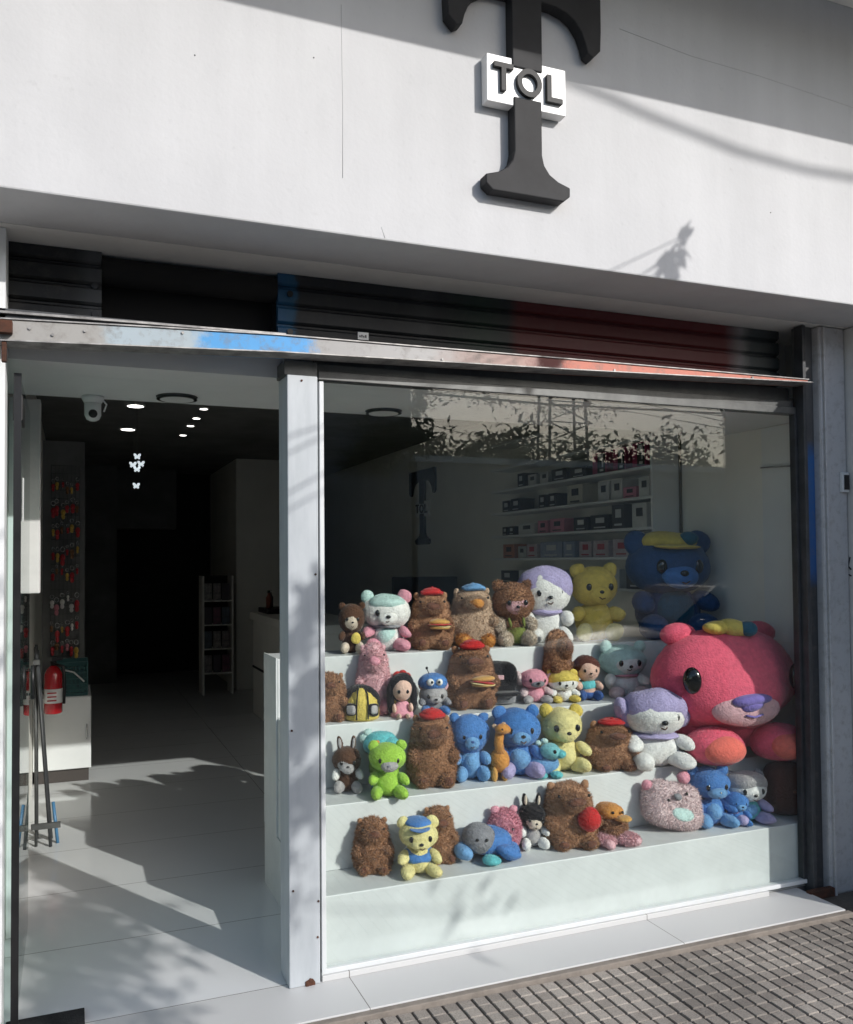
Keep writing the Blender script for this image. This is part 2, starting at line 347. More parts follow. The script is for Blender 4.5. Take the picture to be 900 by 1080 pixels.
box(3.5, 4.2, -.72, .10, -.06, SOFZ-.003).build('pier', 'pier_paint', B, bevel=.008)
box(-.25, 3.5, 9.0, 9.2, -.06, 2.9).build('back_wall', 'charcoal_shade', B)
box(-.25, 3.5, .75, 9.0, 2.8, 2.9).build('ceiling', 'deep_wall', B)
box(-.249, 3.499, .31, .75, 2.25, 2.9).build('dropped_ceiling', 'white_paint', B)
box(-.249, 3.499, .11, .309, 2.25, 2.335).build('header_panel', 'white_paint', B)
box(-6, 9, .302, 9.2, 2.901, 4.2).build('roof_mass', 'soffit_paint', B)
box(1.87, 2.45, 7.0, 8.99, .001, 2.799).build('column', 'inner_wall', B, bevel=.01)
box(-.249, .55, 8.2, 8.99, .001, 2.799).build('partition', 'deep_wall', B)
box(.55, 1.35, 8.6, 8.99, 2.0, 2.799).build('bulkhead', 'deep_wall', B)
box(-.19, -.125, .83, .93, 1.42, 2.249).build('wall_panel', 'pier_paint', B, bevel=.004)
box(-.249, -.19, .80, .93, .001, 2.249).build('wall_return', 'white_paint', B, bevel=.004)
# spray scribble on the pier
sc = MB()
for pts in ([(-.018, 1.57), (-.03, 1.50), (-.022, 1.44)], [(-.045, 1.55), (-.03, 1.49), (-.008, 1.46)], [(-.05, 1.49), (-.012, 1.53)], [(-.05, 1.46), (-.02, 1.475)]):
    sc.tube([(3.4985, y, z) for y, z in pts], .0035, 6)
sc.build('graffiti', 'black_plastic', B)

# ================================================================== SIGN
def t_sign(root):
    side = [(.0625, .215), (.12, .213), (.17, .200), (.205, .178), (.235, .14), (.252, .10), (.262, .065), (.285, .052), (.318, .085), (.322, .16), (.322, .34)]
    poly = [(-.0625, -.05), (.0625, -.05)]+side+[(-x, z) for x, z in side[::-1]]
    MB().prism(poly, -.052, -.002).build('upper_letter', 'sign_black', root, bevel=.004)
    side = [(.0575, -.16), (.0575, -.36), (.066, -.395), (.088, -.425), (.125, -.447), (.175, -.462), (.175, -.495), (.148, -.517)]
    MB().prism(side+[(-x, z) for x, z in side[::-1]], -.052, -.002).build('lower_letter', 'sign_black', root, bevel=.004)
    p = box(-.165, .165, -.046, -.003, -.192, -.018).build('plate', 'sign_white', root, bevel=.003)
    m = MB(); y0, y1 = -.062, -.0462
    m.box(-.142, -.064, y0, y1, -.070, -.052); m.box(-.113, -.094, y0, y1, -.152, -.0702)
    m.box(.076, .095, y0, y1, -.158, -.058); m.box(.0952, .142, y0, y1, -.158, -.140)
    n = 40; v = []; f = []
    for i in range(n):
        a = 2*PI*i/n
        for rr in (.051, .032):
            for y in (y0, y1): v.append((.003+rr*math.cos(a), y, -.105+rr*math.sin(a)*1.02))
    for i in range(n):
        a = i*4; b = ((i+1) % n)*4
        f += [(a, b, b+2, a+2), (a+1, a+3, b+3, b+1), (a, a+1, b+1, b), (a+2, b+2, b+3, a+3)]
    m.add(v, f); m.build('lettering', 'letter_black', p)
mat('letter_black', (.012, .012, .013), .6)
sg = thing('shop_sign', 'large black serif letter T with white TOL plate on the fascia', 'sign', (1.555, -.331, 3.388)); t_sign(sg)
s2 = dup(sg, (3.497, 5.05, 2.19), -PI/2, 'dark letter T logo with a plate on the shop side wall inside'); s2.name = 'wall_logo'
s2.scale = (1.05, .5, .92); s2['category'] = 'logo'

# ================================================================== SHUTTERS, BEAM, POST, GUIDE
slat_r = band_mat('slat_paint', [(.70, (.03, .03, .03)), (.745, (.012, .08, .18)), (.80, (.012, .08, .16)), (.815, (.014, .015, .017)), (1.25, (.008, .009, .011)), (1.34, (.022, .023, .025)), (1.42, (.007, .008, .010)), (1.62, (.006, .02, .012)), (1.74, (.010, .012, .012)), (1.80, (.085, .006, .007)), (2.9, (.105, .007, .008)), (3.0, (.22, .20, .20)), (3.06, (.05, .06, .06)), (3.3, (.02, .022, .022))], noise_amt=.05, nscale=7, dirt=.12)
slat_l = band_mat('slat_paint_dark', [(-6, (0.0046, 0.0048, 0.0058)), (-.05, (0.0058, 0.0062, 0.0069)), (.02, (0.0165, 0.0176, 0.0187)), (.05, (0.0550, 0.0578, 0.0605)), (.2, (0.0770, 0.0798, 0.0825))], noise_amt=.03, nscale=7, dirt=.25)
def shutter(root, x0, x1, m, n=4):
    hz = .0735
    for k in range(n):
        z0 = 2.388+k*hz
        prof = [(.130, z0+.002), (.115, z0+.002), (.105, z0+.010), (.103, z0+.056), (.111, z0+.064), (.121, z0+.066), (.121, z0+hz+.001), (.130, z0+hz+.001)]
        MB().prism([(y, min(z, SOFZ-.002)) for y, z in prof], x0, x1, 'yz').build('slat', m, root)
sr = thing('roller_shutter', 'raised roller shutter with dark red and black paint over the window', 'shutter'); shutter(sr, .738, 3.238, slat_r)
st = box(1.06, 1.105, .0995, .1022, 2.425, 2.455).build('sticker', 'sign_white', sr)
m = MB()
for i in range(4): m.box(1.066+i*.008, 1.071+i*.008, .0985, .0993, 2.434, 2.441+.003*(i % 2))
m.build('print', 'black_plastic', st)
for i in range(2): MB().lathe([(-.004, .012), (.004, .012)], (.785, .101, 2.43+i*.147), 12, axis='y').build('bolt', 'black_plastic', sr)
sp = thing('roller_shutter', 'short black roller shutter raised above the left of the doorway', 'shutter'); shutter(sp, -1.5, .098, slat_l)
for i in range(2): MB().lathe([(-.004, .012), (.004, .012)], (.075, .101, 2.43+i*.10), 12, axis='y').build('bolt', 'black_plastic', sp)
vb = thing('shutter_box', 'dark open recess of the shutter roll between the two shutters', 'shutter box')
box(.099, .737, .20, .298, 2.387, SOFZ-.002).build('back_panel', 'recess_shade', vb)
MB().lathe([(.10, .05), (.736, .05)], (0, .145, 2.60), 20, axis='x').build('axle', 'recess_shade', vb)
# steel beam across the front
beam_m = band_mat('beam_paint', [(-1, (.30, .29, .28)), (.08, (.33, .32, .30)), (.14, (.36, .43, .47)), (.40, (.36, .42, .45)), (.46, (.06, .30, .62)), (.80, (.07, .32, .66)), (.84, (.34, .33, .32)), (1.30, (.40, .39, .38)), (1.45, (.36, .27, .24)), (1.74, (.42, .26, .22)), (1.80, (.16, .035, .028)), (1.88, (.17, .035, .03)), (1.93, (.56, .17, .11)), (3.3, (.60, .19, .13))], noise_amt=.10, nscale=20, dirt=.9)  # dark red stop before the salmon paints the twig shadow
bm_ = thing('shutter_beam', 'rusty steel beam with blue and salmon paint under the shutters', 'beam')
TOP = [(-.28, 2.335), (.3, 2.355), (.7, 2.366), (1.9, 2.375), (3.238, 2.382)]; BOT = [(-.28, 2.262), (.7, 2.3025), (1.9, 2.330), (3.238, 2.368)]  # taper shapes the plate like the sunlit band below the shade edge
def strip(a, b, y0, y1): return MB().prism(a+b[::-1], y0, y1)
def up(q, d): return [(x, z+d) for x, z in q]
strip(BOT, TOP, -.062, .024).build('face_plate', beam_m, bm_, bevel=.002)
strip(up(TOP, .0004), up(TOP, .0045), -.068, -.03).build('upper_lip', 'steel', bm_)
strip(up(TOP, .005), [(-.28, 2.386), (3.238, 2.386)], -.02, .135).build('track', 'dark_metal', bm_)
strip([(-.28, 2.366), (.735, 2.379)], [(-.28, 2.374), (.735, 2.385)], -.034, -.0205).build('upper_rail', 'steel', bm_)
strip(up(BOT, -.0045), up(BOT, -.0005), -.094, -.001).build('lower_lip', 'steel', bm_)
br = MB().box(-.225, -.18, -.091, -.063, 2.288, 2.330).box(-.212, -.197, -.089, -.066, 2.195, 2.2595); br.build('bracket', 'rust', bm_, bevel=.003)
for x, z in ((-.13, 2.315), (-.06, 2.30), (.04, 2.322), (.36, 2.345), (1.35, 2.33), (2.15, 2.347), (2.9, 2.369)):
    MB().lathe([(-.003, .005), (.003, .005)], (x, -.064, z), 10, axis='y').build('bolt', 'steel', bm_)
# post between door and window
ps = thing('door_post', 'light grey metal post between the doorway and the window', 'post')
box(.745, .862, -.008, .125, .0005, 2.24).build('post_body', 'post_paint', ps, bevel=.004)
box(.736, .865, .004, .122, 2.2405, 2.2955).build('cap', 'frame_grey', ps, bevel=.003)  # darker block added to paint the shaded top of the post
rb = MB().ell((.822, -.009, .006), (.020, .003, .020)); rb.lumps(.005, 110); rb.build('rust_patch', 'rust', ps)
for x, z in ((.757, .93), (.85, 1.5), (.76, .35), (.852, .17), (.855, .30), (.80, 2.22)):
    MB().lathe([(-.002, .004), (.002, .004)], (x, -.0095, z), 8, axis='y').build('screw', 'rust', ps)
# shutter guide at the right
guide_m = band_mat('guide_paint', [(-.1, (0.4160, 0.4160, 0.4240)), (.7, (0.5440, 0.5440, 0.5440)), (1.35, (0.4480, 0.4560, 0.4640)), (2.7, (0.5760, 0.5600, 0.5600))], axis=2, noise_amt=.2, nscale=6, dirt=.6)
gd_blue = band_mat('channel_paint', [(-.1, (0.0420, 0.0432, 0.0456)), (1.40, (0.0420, 0.0444, 0.0480)), (1.50, (0.0240, 0.0960, 0.2720)), (2.02, (0.0240, 0.1200, 0.3360)), (2.10, (0.0720, 0.0720, 0.0720)), (2.7, (0.1200, 0.1200, 0.1200))], axis=2, noise_amt=.1, nscale=6, dirt=.5)
gd = thing('shutter_guide', 'scratched grey steel shutter guide beside the right pier', 'shutter guide')
box(3.242, 3.262, -.03, .02, -.035, SOFZ-.003).build('inner_flange', 'dark_metal', gd, bevel=.002)
box(3.262, 3.335, .0, .05, -.035, SOFZ-.003).build('channel', gd_blue, gd)
box(3.335, 3.495, -.045, .06, -.033, SOFZ-.003).build('cover', guide_m, gd, bevel=.012)
box(3.345, 3.360, -.058, -.0455, -.030, SOFZ-.01).build('rib', guide_m, gd, bevel=.003)
lk = box(3.44, 3.485, -.062, -.0455, 1.86, 1.955).build('lock_plate', 'alu_white', gd, bevel=.003)
box(3.452, 3.482, -.066, -.0622, 1.872, 1.942).build('lock_hole', 'black_plastic', lk)
box(3.19, 3.34, -.06, -.031, -.029, .012).build('foot', 'rust', gd, bevel=.004)

# ================================================================== SHOP WINDOW
wn = thing('shop_window', 'large plate glass shop window in a grey metal frame', 'window')
box(.889, 3.2405, .016, .024, .042, 2.232).build('glass_pane', 'shop_glass', wn)
box(.8705, .888, .0, .05, .03, 2.225).build('frame_side', 'alu_white', wn, bevel=.002)
hf = MB().box(.8705, 3.2405, .052, .09, 2.300, 2.366).box(.8705, 3.2405, .030, .09, 2.268, 2.2995).box(.8705, 3.2405, .012, .06, 2.233, 2.2675); hf.build('frame_head', 'frame_grey', wn, bevel=.003)
box(.8705, 3.0, -.004, .039, .0005, .022).build('sill', 'threshold_tile', wn, bevel=.002)
box(.8705, 3.2405, .004, .038, .0225, .041).build('bottom_bead', 'alu_white', wn, bevel=.002)
box(3.225, 3.2405, .008, .04, .042, 2.232).build('frame_side', 'dark_metal', wn)

# glass door leaf folded inwards at the left
dr = thing('glass_door', 'frameless glass door leaf swung open along the left wall', 'door')
box(-.176, -.166, .06, .86, .02, 2.19).build('glass_pane', 'door_glass', dr)
box(-.183, -.159, .050, .0595, .02, 2.19).build('edge_strip', 'black_plastic', dr)
box(-.186, -.156, .062, .22, 2.03, 2.12).build('patch_fitting', 'black_plastic', dr, bevel=.004)
MB().tube([(-.15, .80, .98), (-.15, .80, 1.12)], .008).tube([(-.165, .80, 1.0), (-.15, .80, 1.0)], .006).tube([(-.165, .80, 1.1), (-.15, .80, 1.1)], .006).build('handle', 'black_plastic', dr)
box(-.1655, -.164, .30, .34, 1.70, 1.86).build('sticker', 'sign_white', dr)  # white patch imitating a reflection on the door glass
tag(MB().box(-.20, .048, -.19, .108, .001, .014).build('door_mat', mat('mat_black', (.012, .012, .013), .9, var=.5, vs=60, bump=.6, bs=200), bevel=.003), 'black rubber door mat on the threshold at the left edge', 'door mat')

# ================================================================== DISPLAY STEPS
ds = thing('display_steps', 'white stepped display stand filling the shop window', 'display stand')
for k, (y0, z1, z0) in enumerate(((.045, .29, .0005), (.28, .555, .2905), (.52, .83, .5555), (.76, 1.10, .8305))):
    box(.888, 3.49, y0, 1.01, z0, z1).build('step', 'white_gloss', ds, bevel=.004)
box(.882, .8875, .046, 1.012, .0006, .29).build('end_panel', 'white_gloss', ds)
box(.880, .8874, .76, 1.013, .2903, 1.105).build('end_panel', 'white_gloss', ds, bevel=.001)

# ================================================================== LAMPS / CAMERA / INTERIOR
def downlight(name, x, y, z, r, lit, label, group=None):
    t = thing(name, label, 'ceiling light', (x, y, z), 0, group)
    MB().lathe([(-.012, r), (-.012, r*.86), (-.006, r*.84), (-.0005, r*1.02)], seg=28).build('trim', 'frame_grey' if not lit else 'white_paint', t)
    MB().lathe([(-.0135, r*.82), (-.0125, r*.82)], seg=28).build('diffuser', 'lamp_glow' if lit else 'diffuser_off', t); return t
downlight('downlight', .418, .60, 2.25, .085, False, 'unlit round downlight in the white ceiling above the doorway')
downlight('downlight', 1.37, .635, 2.25, .085, False, 'unlit round downlight in the white ceiling inside the window')
a = downlight('downlight', .475, 3.83, 2.8, .075, True, 'nearer of two large lit downlights in the dark ceiling', 'lit downlights in the dark ceiling')
dup(a, (.493, 5.06, 2.8), 0, 'farther of two large lit downlights in the dark ceiling')
a = None
for i, y in enumerate((3.785, 4.25, 4.67, 5.26)):
    lb = ['nearest', 'second nearest', 'third', 'farthest'][i]+' small lit spotlight of the row of four in the dark ceiling'
    if a is None: a = downlight('spotlight', 1.005, y, 2.8, .038, True, lb, 'row of four small ceiling spotlights')
    else: dup(a, (1.005+.006*i, y, 2.8), 0, lb)
sc_ = thing('security_camera', 'white dome security camera under the dropped ceiling edge', 'security camera', (.083, .70, 2.25))
MB().lathe([(-.03, .035), (-.012, .045), (-.0005, .045)]).build('mount', 'white_paint', sc_)
MB().lathe([(-.105, .012), (-.098, .026), (-.08, .034), (-.031, .034)]).build('housing', 'white_paint', sc_)
MB().ell((0, -.030, -.078), (.018, .012, .018)).build('lens', 'black_plastic', sc_)
MB().tube([(.03, .0, -.002), (.055, .01, -.03), (.045, .02, -.06)], .004).build('cable', 'white_paint', sc_)
# right-wall shelf unit
su = thing('wall_shelving', 'white wall shelving stocked with boxes on the right inside', 'shelving')
ZL = [1.562, 1.745, 1.934, 2.118, 2.30]
box(3.288, 3.499, 1.12, 1.138, 1.106, 2.52).build('end_panel', 'white_paint', su, bevel=.002)
for z in ZL+[1.36, 2.50]: box(3.29, 3.4985, 1.1385, 3.17, z-.018, z).build('shelf', 'white_paint', su, bevel=.002)
box(3.485, 3.4975, 1.1055, 1.1185, 1.106, 2.52).build('edge_strip', mat('gap_shade', (.12, .10, .07), .7), su)  # dark strip painting the shaded gap beside the end panel
# boxes standing on it: (shelf, y0, width, height, colour)
bcol = {'black': (.02, .02, .022), 'white': (.62, .62, .60), 'pink': (.62, .22, .30), 'magenta': (.34, .035, .11), 'cream': (.55, .52, .44), 'blue': (.22, .28, .42), 'patterned': (.45, .34, .38), 'orange': (.5, .2, .12), 'charcoal': (.07, .07, .075)}
ordn = ['nearest', 'second', 'third', 'fourth', 'fifth', 'sixth', 'seventh', 'eighth', 'ninth', 'tenth', 'eleventh', 'twelfth']
rows = {3: [(1.20, .13, .155, 'magenta'), (1.42, .12, .15, 'magenta'), (1.62, .15, .145, 'magenta'), (1.84, .19, .075, 'black'), (2.07, .18, .085, 'black'), (2.32, .12, .085, 'white'), (2.50, .12, .085, 'white'), (2.68, .10, .11, 'black')],
        2: [(1.17, .10, .12, 'white'), (1.30, .13, .07, 'pink'), (1.45, .12, .13, 'white'), (1.60, .11, .13, 'white'), (1.90, .20, .14, 'cream'), (2.22, .10, .10, 'black'), (2.36, .09, .10, 'black'), (2.72, .15, .10, 'black'), (2.92, .12, .095, 'black')],
        1: [(1.20, .14, .15, 'white'), (1.42, .13, .155, 'charcoal'), (1.60, .20, .10, 'black'), (1.84, .16, .095, 'black'), (2.12, .18, .10, 'pink'), (2.34, .14, .095, 'pink'), (2.52, .24, .085, 'white'), (2.82, .08, .07, 'black'), (2.95, .08, .07, 'black')],
        0: [(1.17, .19, .115, 'patterned'), (1.38, .17, .115, 'patterned'), (1.59, .18, .11, 'patterned'), (1.80, .15, .11, 'patterned'), (2.0, .14, .115, 'blue'), (2.16, .28, .115, 'blue'), (2.48, .16, .105, 'patterned'), (2.66, .12, .09, 'white'), (2.82, .18, .11, 'orange')],
        -1: [(1.2, .2, .12, 'charcoal'), (1.5, .2, .12, 'white'), (1.8, .2, .12, 'charcoal'), (2.1, .25, .11, 'white'), (2.5, .25, .11, 'white'), (2.85, .2, .10, 'charcoal')]}
for k, c in bcol.items():
    c2 = {'patterned': (.6, .55, .55), 'blue': (.4, .42, .5)}.get(k)
    mat('box_'+k, c, .45, c2=c2, vs=40) if c2 else mat('box_'+k, c, .45, var=.1, vs=20)
mat('print_white', (.6, .6, .6), .5); mat('print_dark', (.03, .03, .03), .5); mat('print_red', (.4, .04, .06), .5)
sname = {3: 'top stocked', 2: 'second', 1: 'third', 0: 'fourth', -1: 'lowest visible'}
for r, items in rows.items():
    z = 1.36 if r < 0 else ZL[r]
    for i, (y, wd, h, c) in enumerate(items):
        t = thing('product_box', f'{c} product box, {ordn[i]} from the front on the {sname[r]} wall shelf', 'box', (3.305+random.uniform(0, .02), y, z+.0005), random.uniform(-.04, .04), 'boxes on the wall shelving')
        box(0, .13, 0, wd, 0, h).build('carton', 'box_'+c, t, bevel=.002)
        m = MB(); pm = 'print_white' if c in ('black', 'magenta', 'charcoal', 'blue') else ('print_red' if c == 'patterned' else 'print_dark')
        if c == 'magenta': m.box(-.002, -.0005, wd*.08, wd*.62, h*.05, h*.95)
        else: m.box(-.002, -.0005, wd*.25, wd*.7, h*.45, h*.8)
        pn = m.build('front_print', 'print_dark' if c == 'magenta' else pm, t)
        if c == 'magenta':
            q = MB().box(-.0035, -.0022, wd*.2, wd*.5, h*.62, h*.88).box(-.0035, -.0022, wd*.2, wd*.3, h*.3, h*.618).box(-.0035, -.0022, wd*.2, wd*.45, h*.12, h*.22); q.build('print', 'print_white', pn)
        elif c != 'white':
            q = MB().box(-.0005-.0015, -.0005, wd*.2, wd*.8, h*.12, h*.2); q.build('caption', pm, t)
# wall hook and rod on the right wall
hk = thing('wall_hook', 'small grey hook and thin rod on the right wall near the glass', 'hook', (3.491, .20, 2.12))
MB().box(-.014, 0, -.02, .02, -.02, .02).ell((-.018, 0, 0), (.01, .012, .012)).build('plate', 'steel', hk)
MB().tube([(-.012, .03, -.10), (-.012, .27, -.085)], .004).build('rod', 'steel', hk)

# counter with goods, monitor
ct = thing('counter', 'pale sales counter deep inside behind the display', 'counter')
box(1.75, 2.35, 3.45, 5.45, .001, .955).build('body', 'inner_wall', ct, bevel=.004)
box(1.72, 2.38, 3.42, 5.48, .956, 1.03).build('top', 'inner_wall', ct, bevel=.006)
box(1.742, 1.7495, 3.46, 5.44, .47, .49).build('groove', 'charcoal_shade', ct)
tr = thing('goods_tray', 'black tray of small goods at the end of the counter', 'tray', (1.80, 5.0, 1.0305))
MB().box(0, .35, 0, .42, 0, .05).build('tray', 'black_plastic', tr, bevel=.004)
i = 0
for yy in (3.7, 3.95, 4.2, 4.45, 4.7, 5.05, 5.2, 5.35):
    b = thing('small_bottle', 'small dark bottle standing on the counter deep inside', 'bottle', (1.86+.05*(i % 3), yy, 1.0805 if yy > 5 else 1.0305), 0, 'bottles on the counter')
    MB().lathe([(0, .028), (.10, .03), (.13, .014), (.15, .013)], seg=14).build('bottle', mat('bottle_%d' % (i % 3), [(.2, .06, .04), (.06, .06, .06), (.25, .2, .15)][i % 3], .3), b)
    MB().lathe([(.1505, .016), (.175, .016)], seg=12).build('cap', 'box_white' if i % 2 else 'black_plastic', b); i += 1
mo = thing('monitor', 'black monitor standing on the counter behind the toys', 'monitor', (3.0, 3.9, .80), -.2)
MB().box(-.3, .3, -.02, .02, .27, .60).build('screen', 'black_plastic', mo, bevel=.006); MB().box(-.03, .03, -.01, .03, .02, .269).build('stand', 'black_plastic', mo); MB().box(-.12, .12, -.1, .1, 0, .0195).build('foot', 'black_plastic', mo)
dk = thing('desk', 'dark side desk carrying the monitor behind the display', 'desk')
box(2.65, 3.48, 3.6, 4.3, .76, .7995).build('top', 'deep_wall', dk, bevel=.003)
for x in (2.68, 3.42):
    for y in (3.63, 4.25): box(x, x+.04, y, y+.04, .001, .7595).build('leg', 'deep_wall', dk)
# magazine rack
rk = thing('magazine_rack', 'grey wire magazine rack against the dark back area', 'rack', (1.43, 6.75, .0005))
MB().box(0, .02, 0, .3, 0, 1.38).box(.34, .36, 0, .3, 0, 1.38).build('frame', 'inner_wall', rk)
MB().box(.021, .339, .28, .3, .22, 1.38).build('back_panel', 'charcoal_shade', rk)
for k in range(4): MB().box(.021, .339, .0, .279, .24+k*.28, .252+k*.28).build('shelf', 'inner_wall', rk)
i = 0
for k in range(4):
    for q in range(3):
        o = MB().box(.0, .085, 0, .012, 0, .2).build('magazine', mat('mag_%d' % (i % 5), [(.4, .35, .35), (.10, .08, .1), (.3, .12, .18), (.15, .2, .25), (.45, .42, .4)][i % 5], .4, c2=(.08, .08, .09), vs=30))
        o.location = (1.43+.03+q*.103, 6.80, .2535+k*.28); tag(o, f'magazine in the {["lowest","second lowest","third","top"][k]} row of the rack, {["left","middle","right"][q]} of three', 'magazine', 'magazines in the rack'); i += 1
# back shelving with stock
bs = thing('back_shelving', 'black shelving unit with dim stock at the far back wall', 'shelving', (2.5, 8.5, .0005))
MB().box(0, .03, 0, .45, 0, 2.3).box(.92, .95, 0, .45, 0, 2.3).box(.031, .919, .43, .45, 0, 2.3).build('frame', 'charcoal_shade', bs)
for k in range(6):
    MB().box(.031, .919, 0, .429, .3+k*.38, .33+k*.38).build('shelf', 'charcoal_shade', bs)
    for q in range(4):
        o = MB().box(0, .15, 0, .2, 0, .2+.03*((k+q) % 3)).build('stock_box', mat('stock_%d' % ((k+q) % 4), [(.16, .06, .04), (.12, .12, .12), (.08, .10, .14), (.2, .17, .13)][(k+q) % 4], .6, var=.2, vs=20), bevel=.003)
        o.location = (2.5+.06+q*.21, 8.55, .331+k*.38); tag(o, 'dim carton on the black shelving at the far back', 'box', 'cartons on the back shelving')
# butterflies hanging on threads
mat('butterfly_glow', (.85, .95, 1.0), .5, emit=.5)  # emission makes the white wings glow in the dim shop
def bfly(loc, rz, lb):
    t = thing('butterfly_ornament', lb, 'ornament', loc, rz, 'hanging white butterflies'); k_ = .55
    for sx in (-1, 1):
        m = MB(); pl = [(0, .012), (sx*.018, .04), (sx*.042, .042), (sx*.044, .018), (sx*.028, .0), (sx*.036, -.018), (sx*.022, -.032), (0, -.012)]; pl = [(a*k_, b*k_) for a, b in pl]
        m.prism(pl, -.002, .002); m.build('wing', 'butterfly_glow', t)
    MB().ell((0, 0, 0), (.003, .003, .012), seg=8, rings=6).build('body', 'butterfly_glow', t)
    MB().tube([(0, 0,   .012), (0, 0, 2.80-loc[2])], .0005, 4).build('thread', 'frame_grey', t)
for (px, pz, lb) in ((.430, 2.345, 'topmost hanging white butterfly ornament'), (.400, 2.285, 'left one of three clustered hanging white butterflies'), (.452, 2.29, 'right one of three clustered hanging white butterflies'), (.427, 2.255, 'lowest one of three clustered hanging white butterflies'), (.424, 2.14, 'hanging white butterfly ornament below all the others')):
    bfly((px, 3.0+random.uniform(-.03, .03), pz-.06), random.uniform(-.3, .3), lb)
# left: cabinet, basket, keyring grid, extinguisher, folded rack
cb = thing('cabinet', 'low white cabinet beside the left wall inside the doorway', 'cabinet', (-.248, 3.30, .0005))
MB().box(0, .385, 0, .55, .09, .60).build('body', 'white_paint', cb, bevel=.004); MB().box(.01, .37, .02, .54, 0, .0895).build('plinth', mat('plinth', (.06, .05, .045), .7), cb)
MB().box(.004, .380, -.008, -.0005, .095, .595).build('door', 'white_paint', cb, bevel=.002)
MB().tube([(.355, -.009, .3), (.355, -.03, .31), (.355, -.03, .39), (.355, -.009, .4)], .005).build('handle', 'chrome', cb)
bk = thing('basket', 'dark teal mesh basket standing on the white cabinet', 'basket', (-.10, 3.32, .601))
m = MB()
for i in range(9): m.box(-.0+.026*i, .006+.026*i, 0, .006, 0, .24)
for k in range(7): m.box(0, .215, -.003, .009, .0+.039*k, .006+.039*k)
for i in range(9): m.box(.209, .215, .03*i+.01, .03*i+.016, 0, .24)
m.box(.0, .215, .26, .27, 0, .24).box(-.004, -.0005, 0, .26, 0, .24).box(0, .21, .007, .259, .0, .02)
tl = mat('teal_plastic', (.03, .11, .11), .4); m.build('mesh_wall', tl, bk)
MB().box(.01, .20, .02, .25, .021, .18).lumps(.01, 9).build('contents', mat('teal_dark', (.02, .05, .05), .6, c2=(.05, .16, .15), vs=18), bk)
MB().tube([(.05, -.012, .19), (.12, -.013, .17), (.19, -.012, .10)], .006).build('strap', 'box_white', bk)
gw = thing('wire_grid', 'tall wire grid panel for keyrings above the cabinet', 'grid panel', (-.14, 3.62, .86))
m = MB()
for i in range(8): m.tube([(i*.028, 0, 0), (i*.028, 0, 1.42)], .002, 4)
for k in range(24): m.tube([(0, 0, k*.0615), (.196, 0, k*.0615)], .002, 4)
m.build('wires', 'frame_grey', gw); MB().box(-.06, .235, .02, .03, -.25, 1.6).build('backing_board', 'deep_wall', gw)
kcols = {'red': (.55, .04, .05), 'brown': (.26, .13, .06), 'yellow': (.65, .42, .08), 'white': (.8, .78, .75), 'pink': (.7, .25, .3)}
kproto = {}
for k, c in kcols.items(): mat('charm_'+k, c, .5)
def keyring(c, loc, lab):
    if c not in kproto:
        t = thing('keyring', lab, 'keyring', loc, 0, 'keyrings on the wire grid')
        MB().torus((0, 0, -.012), .010, .0018, seg=12, sg=5).build('ring', 'chrome', t)
        MB().ell((0, 0, -.047), (.012, .010, .015), seg=10, rings=8).ell((0, 0, -.068), (.010, .009, .013), seg=10, rings=8).build('charm', 'charm_'+c, t)
        kproto[c] = t
    else: t = dup(kproto[c], loc, random.uniform(-.4, .4), lab)
    s_ = random.uniform(.8, 1.5); t.scale = (s_, s_, s_*random.uniform(.9, 1.3))
rowsk = [(2.17, 'red yellow red brown yellow red'), (2.02, 'red red yellow red red brown'), (1.86, 'yellow red brown red yellow red'), (1.70, 'red yellow red red brown yellow'), (1.53, 'red brown red yellow red red'), (1.32, 'white pink white white white red'), (1.14, 'brown red yellow red white red'), (.98, 'red brown red pink red yellow')]
rn = ['top', 'second', 'third', 'fourth', 'fifth', 'sixth', 'seventh', 'lowest']
for r, (z, cs_) in enumerate(rowsk):
    for i, c in enumerate(cs_.split()):
        keyring(c, (-.130+i*.034+random.uniform(-.006, .006), 3.585-.02*(i % 2), z+random.uniform(-.035, .02)), f'{c} charm keyring, {ordn[i] if i else "first"} from the left in the {rn[r]} row of the wire grid')
fe = thing('fire_extinguisher', 'red fire extinguisher with white label on the wall inside', 'fire extinguisher', (-.105, 2.75, .585))
mat('red_paint', (.42, .012, .018), .25, coat=.6)
MB().lathe([(0, .048), (.008, .056), (.25, .056), (.285, .04), (.305, .018)], seg=24).build('cylinder', 'red_paint', fe)
lbp = MB().lathe([(.07, .0568), (.16, .0568)], seg=24).build('label_band', 'sign_white', fe)
m = MB()
for i in range(3): m.box(-.035, .02, -.0595, -.0575, .085+i*.024, .093+i*.024)
m.build('print', 'red_paint', lbp)
MB().lathe([(.306, .02), (.335, .02)], seg=14).box(-.01, .06, -.01, .01, .345, .357).box(-.01, .055, -.01, .01, .336, .3445).build('valve', 'black_plastic', fe)
MB().tube([(.0, -.02, .32), (.06, -.03, .30), (.068, -.02, .2), (.064, -.01, .06)], .009).build('hose', 'black_plastic', fe)
MB().box(-.14, -.057, -.03, .03, .10, .13).build('wall_bracket', 'steel', fe)
fr = thing('folded_rack', 'folded metal display rack leaning against the left wall', 'rack', (-.15, 1.95, .0005), 0)
m = MB()
for y in (0, .14): m.tube([(.05, y-.02, 0), (-.03, y+.05, 1.05)], .009)
for k in range(13):
    t = .08+.07*k; m.tube([(.05-.08*t, -.02+.07*t, 1.05*t), (.05-.08*t, .12+.07*t, 1.05*t)], .005)
m.build('ladder_frame', 'dark_metal', fr)
m = MB()
for y in (.03, .17): m.tube([(-.025, y-.02, 0), (-.035, y+.05, 1.08)], .008)
m.build('rear_frame', 'frame_grey', fr)
